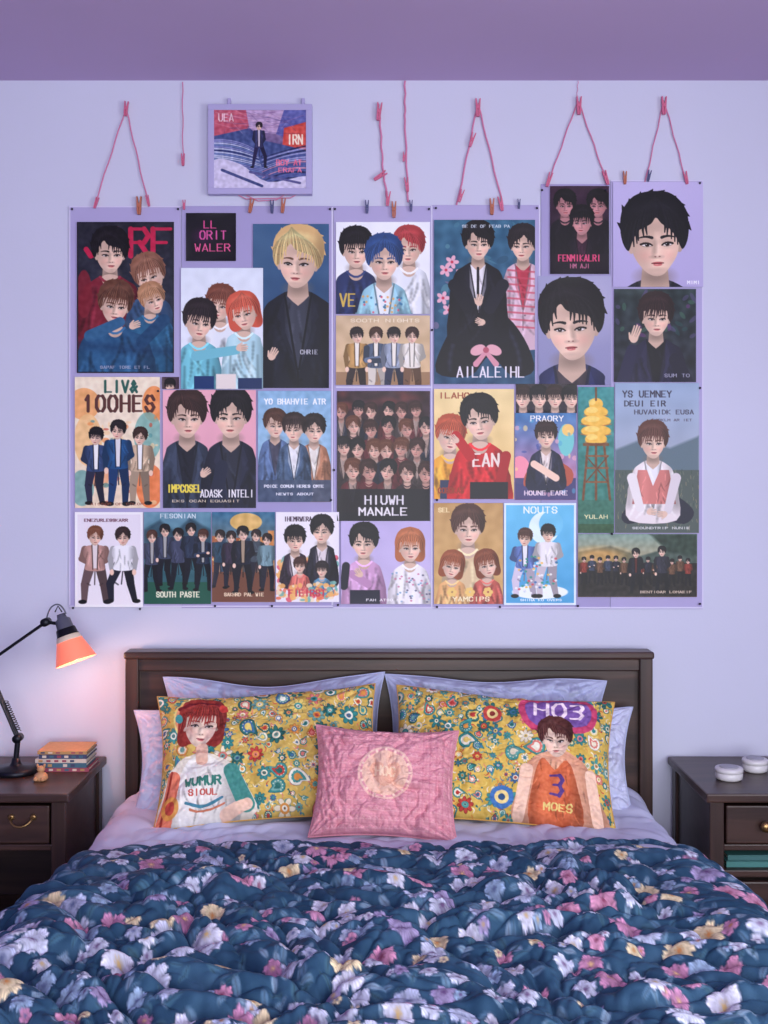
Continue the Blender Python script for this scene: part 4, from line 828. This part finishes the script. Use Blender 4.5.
for s_ in(-1,1): lathe('ear',[(0,0),(.004,.002),(.003,.008),(0,.011)],(p.x+s_*.008,-.3,ZT+.037),(s_*.3,0,1),M_tan,fg,n=12); lathe('paw',[(0,0),(.006,.003),(.006,.009),(0,.012)],(p.x+s_*.010,-.318,ZT+.001),(0,0,1),M_tan,fg,n=12)
# lamp
lp=empty('desk_lamp'); ld=.22
bp=W(16,768,ld); bx=bp.x
lathe('base',[(.060,0),(.064,.003),(.064,.012),(.058,.018),(.02,.022),(.014,.03),(.011,.045),(0,.046)],(bx,-ld,ZT),(0,0,1),M_black,lp,n=48)
A0=Vector((bx,-ld,ZT+.04)); A1=W(-14,664,ld); A2=W(46,622,ld)
A0b=W(18,738,ld)
tube('stem',[A0,A0b],.008,M_black,lp)
for o in(-.008,.008): tube('lower_arm',[A0b+Vector((0,o,0)),A1+Vector((0,o,0))],.0045,M_black,lp); tube('upper_arm',[A1+Vector((0,o,0)),A2+Vector((0,o,0))],.0042,M_black,lp)
tube('coil_spring',[A0b.lerp(A1,.1+.4*k/60)+Vector((.012+.006*math.cos(k*1.3),.006*math.sin(k*1.3),0)) for k in range(61)],.0012,M_iron,lp)
for q in(A0b,A1,A2): lathe('joint',[(.0001,-.018),(.012,-.018),(.012,.018),(.0001,.018)],q,(0,1,0),M_black,lp,n=20)
H0=W(62,618,ld); H1=W(79,664,ld); ax=(H1-H0); L_=ax.length; ax.normalize(); ax=(ax+Vector((0,-.12,0))).normalized()
tube('neck',[A2,H0+ax*.02],.005,M_black,lp)
lathe('shade_cap',[(.012,-.012),(.014,0),(.022,.006),(.024,.03),(.027,.032)],H0,ax,M_grey,lp)
lathe('shade_collar',[(.026,.032),(.028,.034),(.031,.052),(.033,.054)],H0,ax,M_black,lp)
lathe('shade_band',[(.031,.054),(.033,.055),(.038,.068),(.039,.07)],H0,ax,M_cream,lp,cap=False)
lathe('shade',[(.037,.069),(.043,.085),(.052,.11),(.058,.128),(.060,.133),(.058,.133),(.050,.11),(.041,.085),(.035,.069)],H0,ax,M_salmon,lp,cap=False,n=56)
lathe('bulb',[(.01,.055),(.012,.065),(.022,.085),(.024,.098),(.018,.112),(0,.118)],H0,ax,M_bulb,lp)
tube('cord',[A2+Vector((.0,0,0)),W(48,610,ld),W(54,603,ld),W(62,604,ld),W(66,614,ld)],.0022,M_grey,lp,bez=True)
tube('cap_knob_wire',[W(55,612,ld),W(58,606,ld),W(62,612,ld)],.002,M_black,lp)
# ============================================================ LIGHTS
def area(name,loc,rot,sx,sy,p,c,sp=180):
    l=bpy.data.lights.new(name,'AREA'); l.shape='RECTANGLE'; l.size=sx; l.size_y=sy; l.energy=p; l.color=c; l.spread=rad(sp)
    o=bpy.data.objects.new(name,l); o.location=loc; o.rotation_euler=rot; COLL.objects.link(o)
area('window_daylight',((fx0+fx1)/2,RY+.01,(fz0+fz1)/2),(rad(90),0,0),fx1-fx0-.1,fz1-fz0-.1,122,(.95,.97,1))
area('side_window_daylight',(RX1-.01,(wy0+wy1)/2,(wz0+wz1)/2),(rad(90),0,rad(90)),wy1-wy0-.1,wz1-wz0-.1,66,(.95,.97,1))
l=bpy.data.lights.new('lamp_glow','POINT'); l.energy=1.8; l.color=(1,.56,.36); l.shadow_soft_size=.02
o=bpy.data.objects.new('lamp_glow',l); o.location=H0+ax*.14; COLL.objects.link(o)
w=bpy.data.worlds.new('World'); scene.world=w; w.use_nodes=True; nt=w.node_tree; bg=nt.nodes['Background']
sky=nt.nodes.new('ShaderNodeTexSky'); sky.sky_type='NISHITA'; sky.sun_disc=False; sky.sun_elevation=rad(35); nt.links.new(sky.outputs[0],bg.inputs[0]); bg.inputs[1].default_value=.12
# ============================================================ CAMERA
cam=bpy.data.cameras.new('camera'); cam.sensor_fit='AUTO'; cam.sensor_width=36; cam.lens=S*D/1024*36; cam.shift_y=-(512-HY)/1024
co=bpy.data.objects.new('camera',cam); co.location=(0,-D,CZ); co.rotation_euler=(rad(90),0,0); COLL.objects.link(co); scene.camera=co
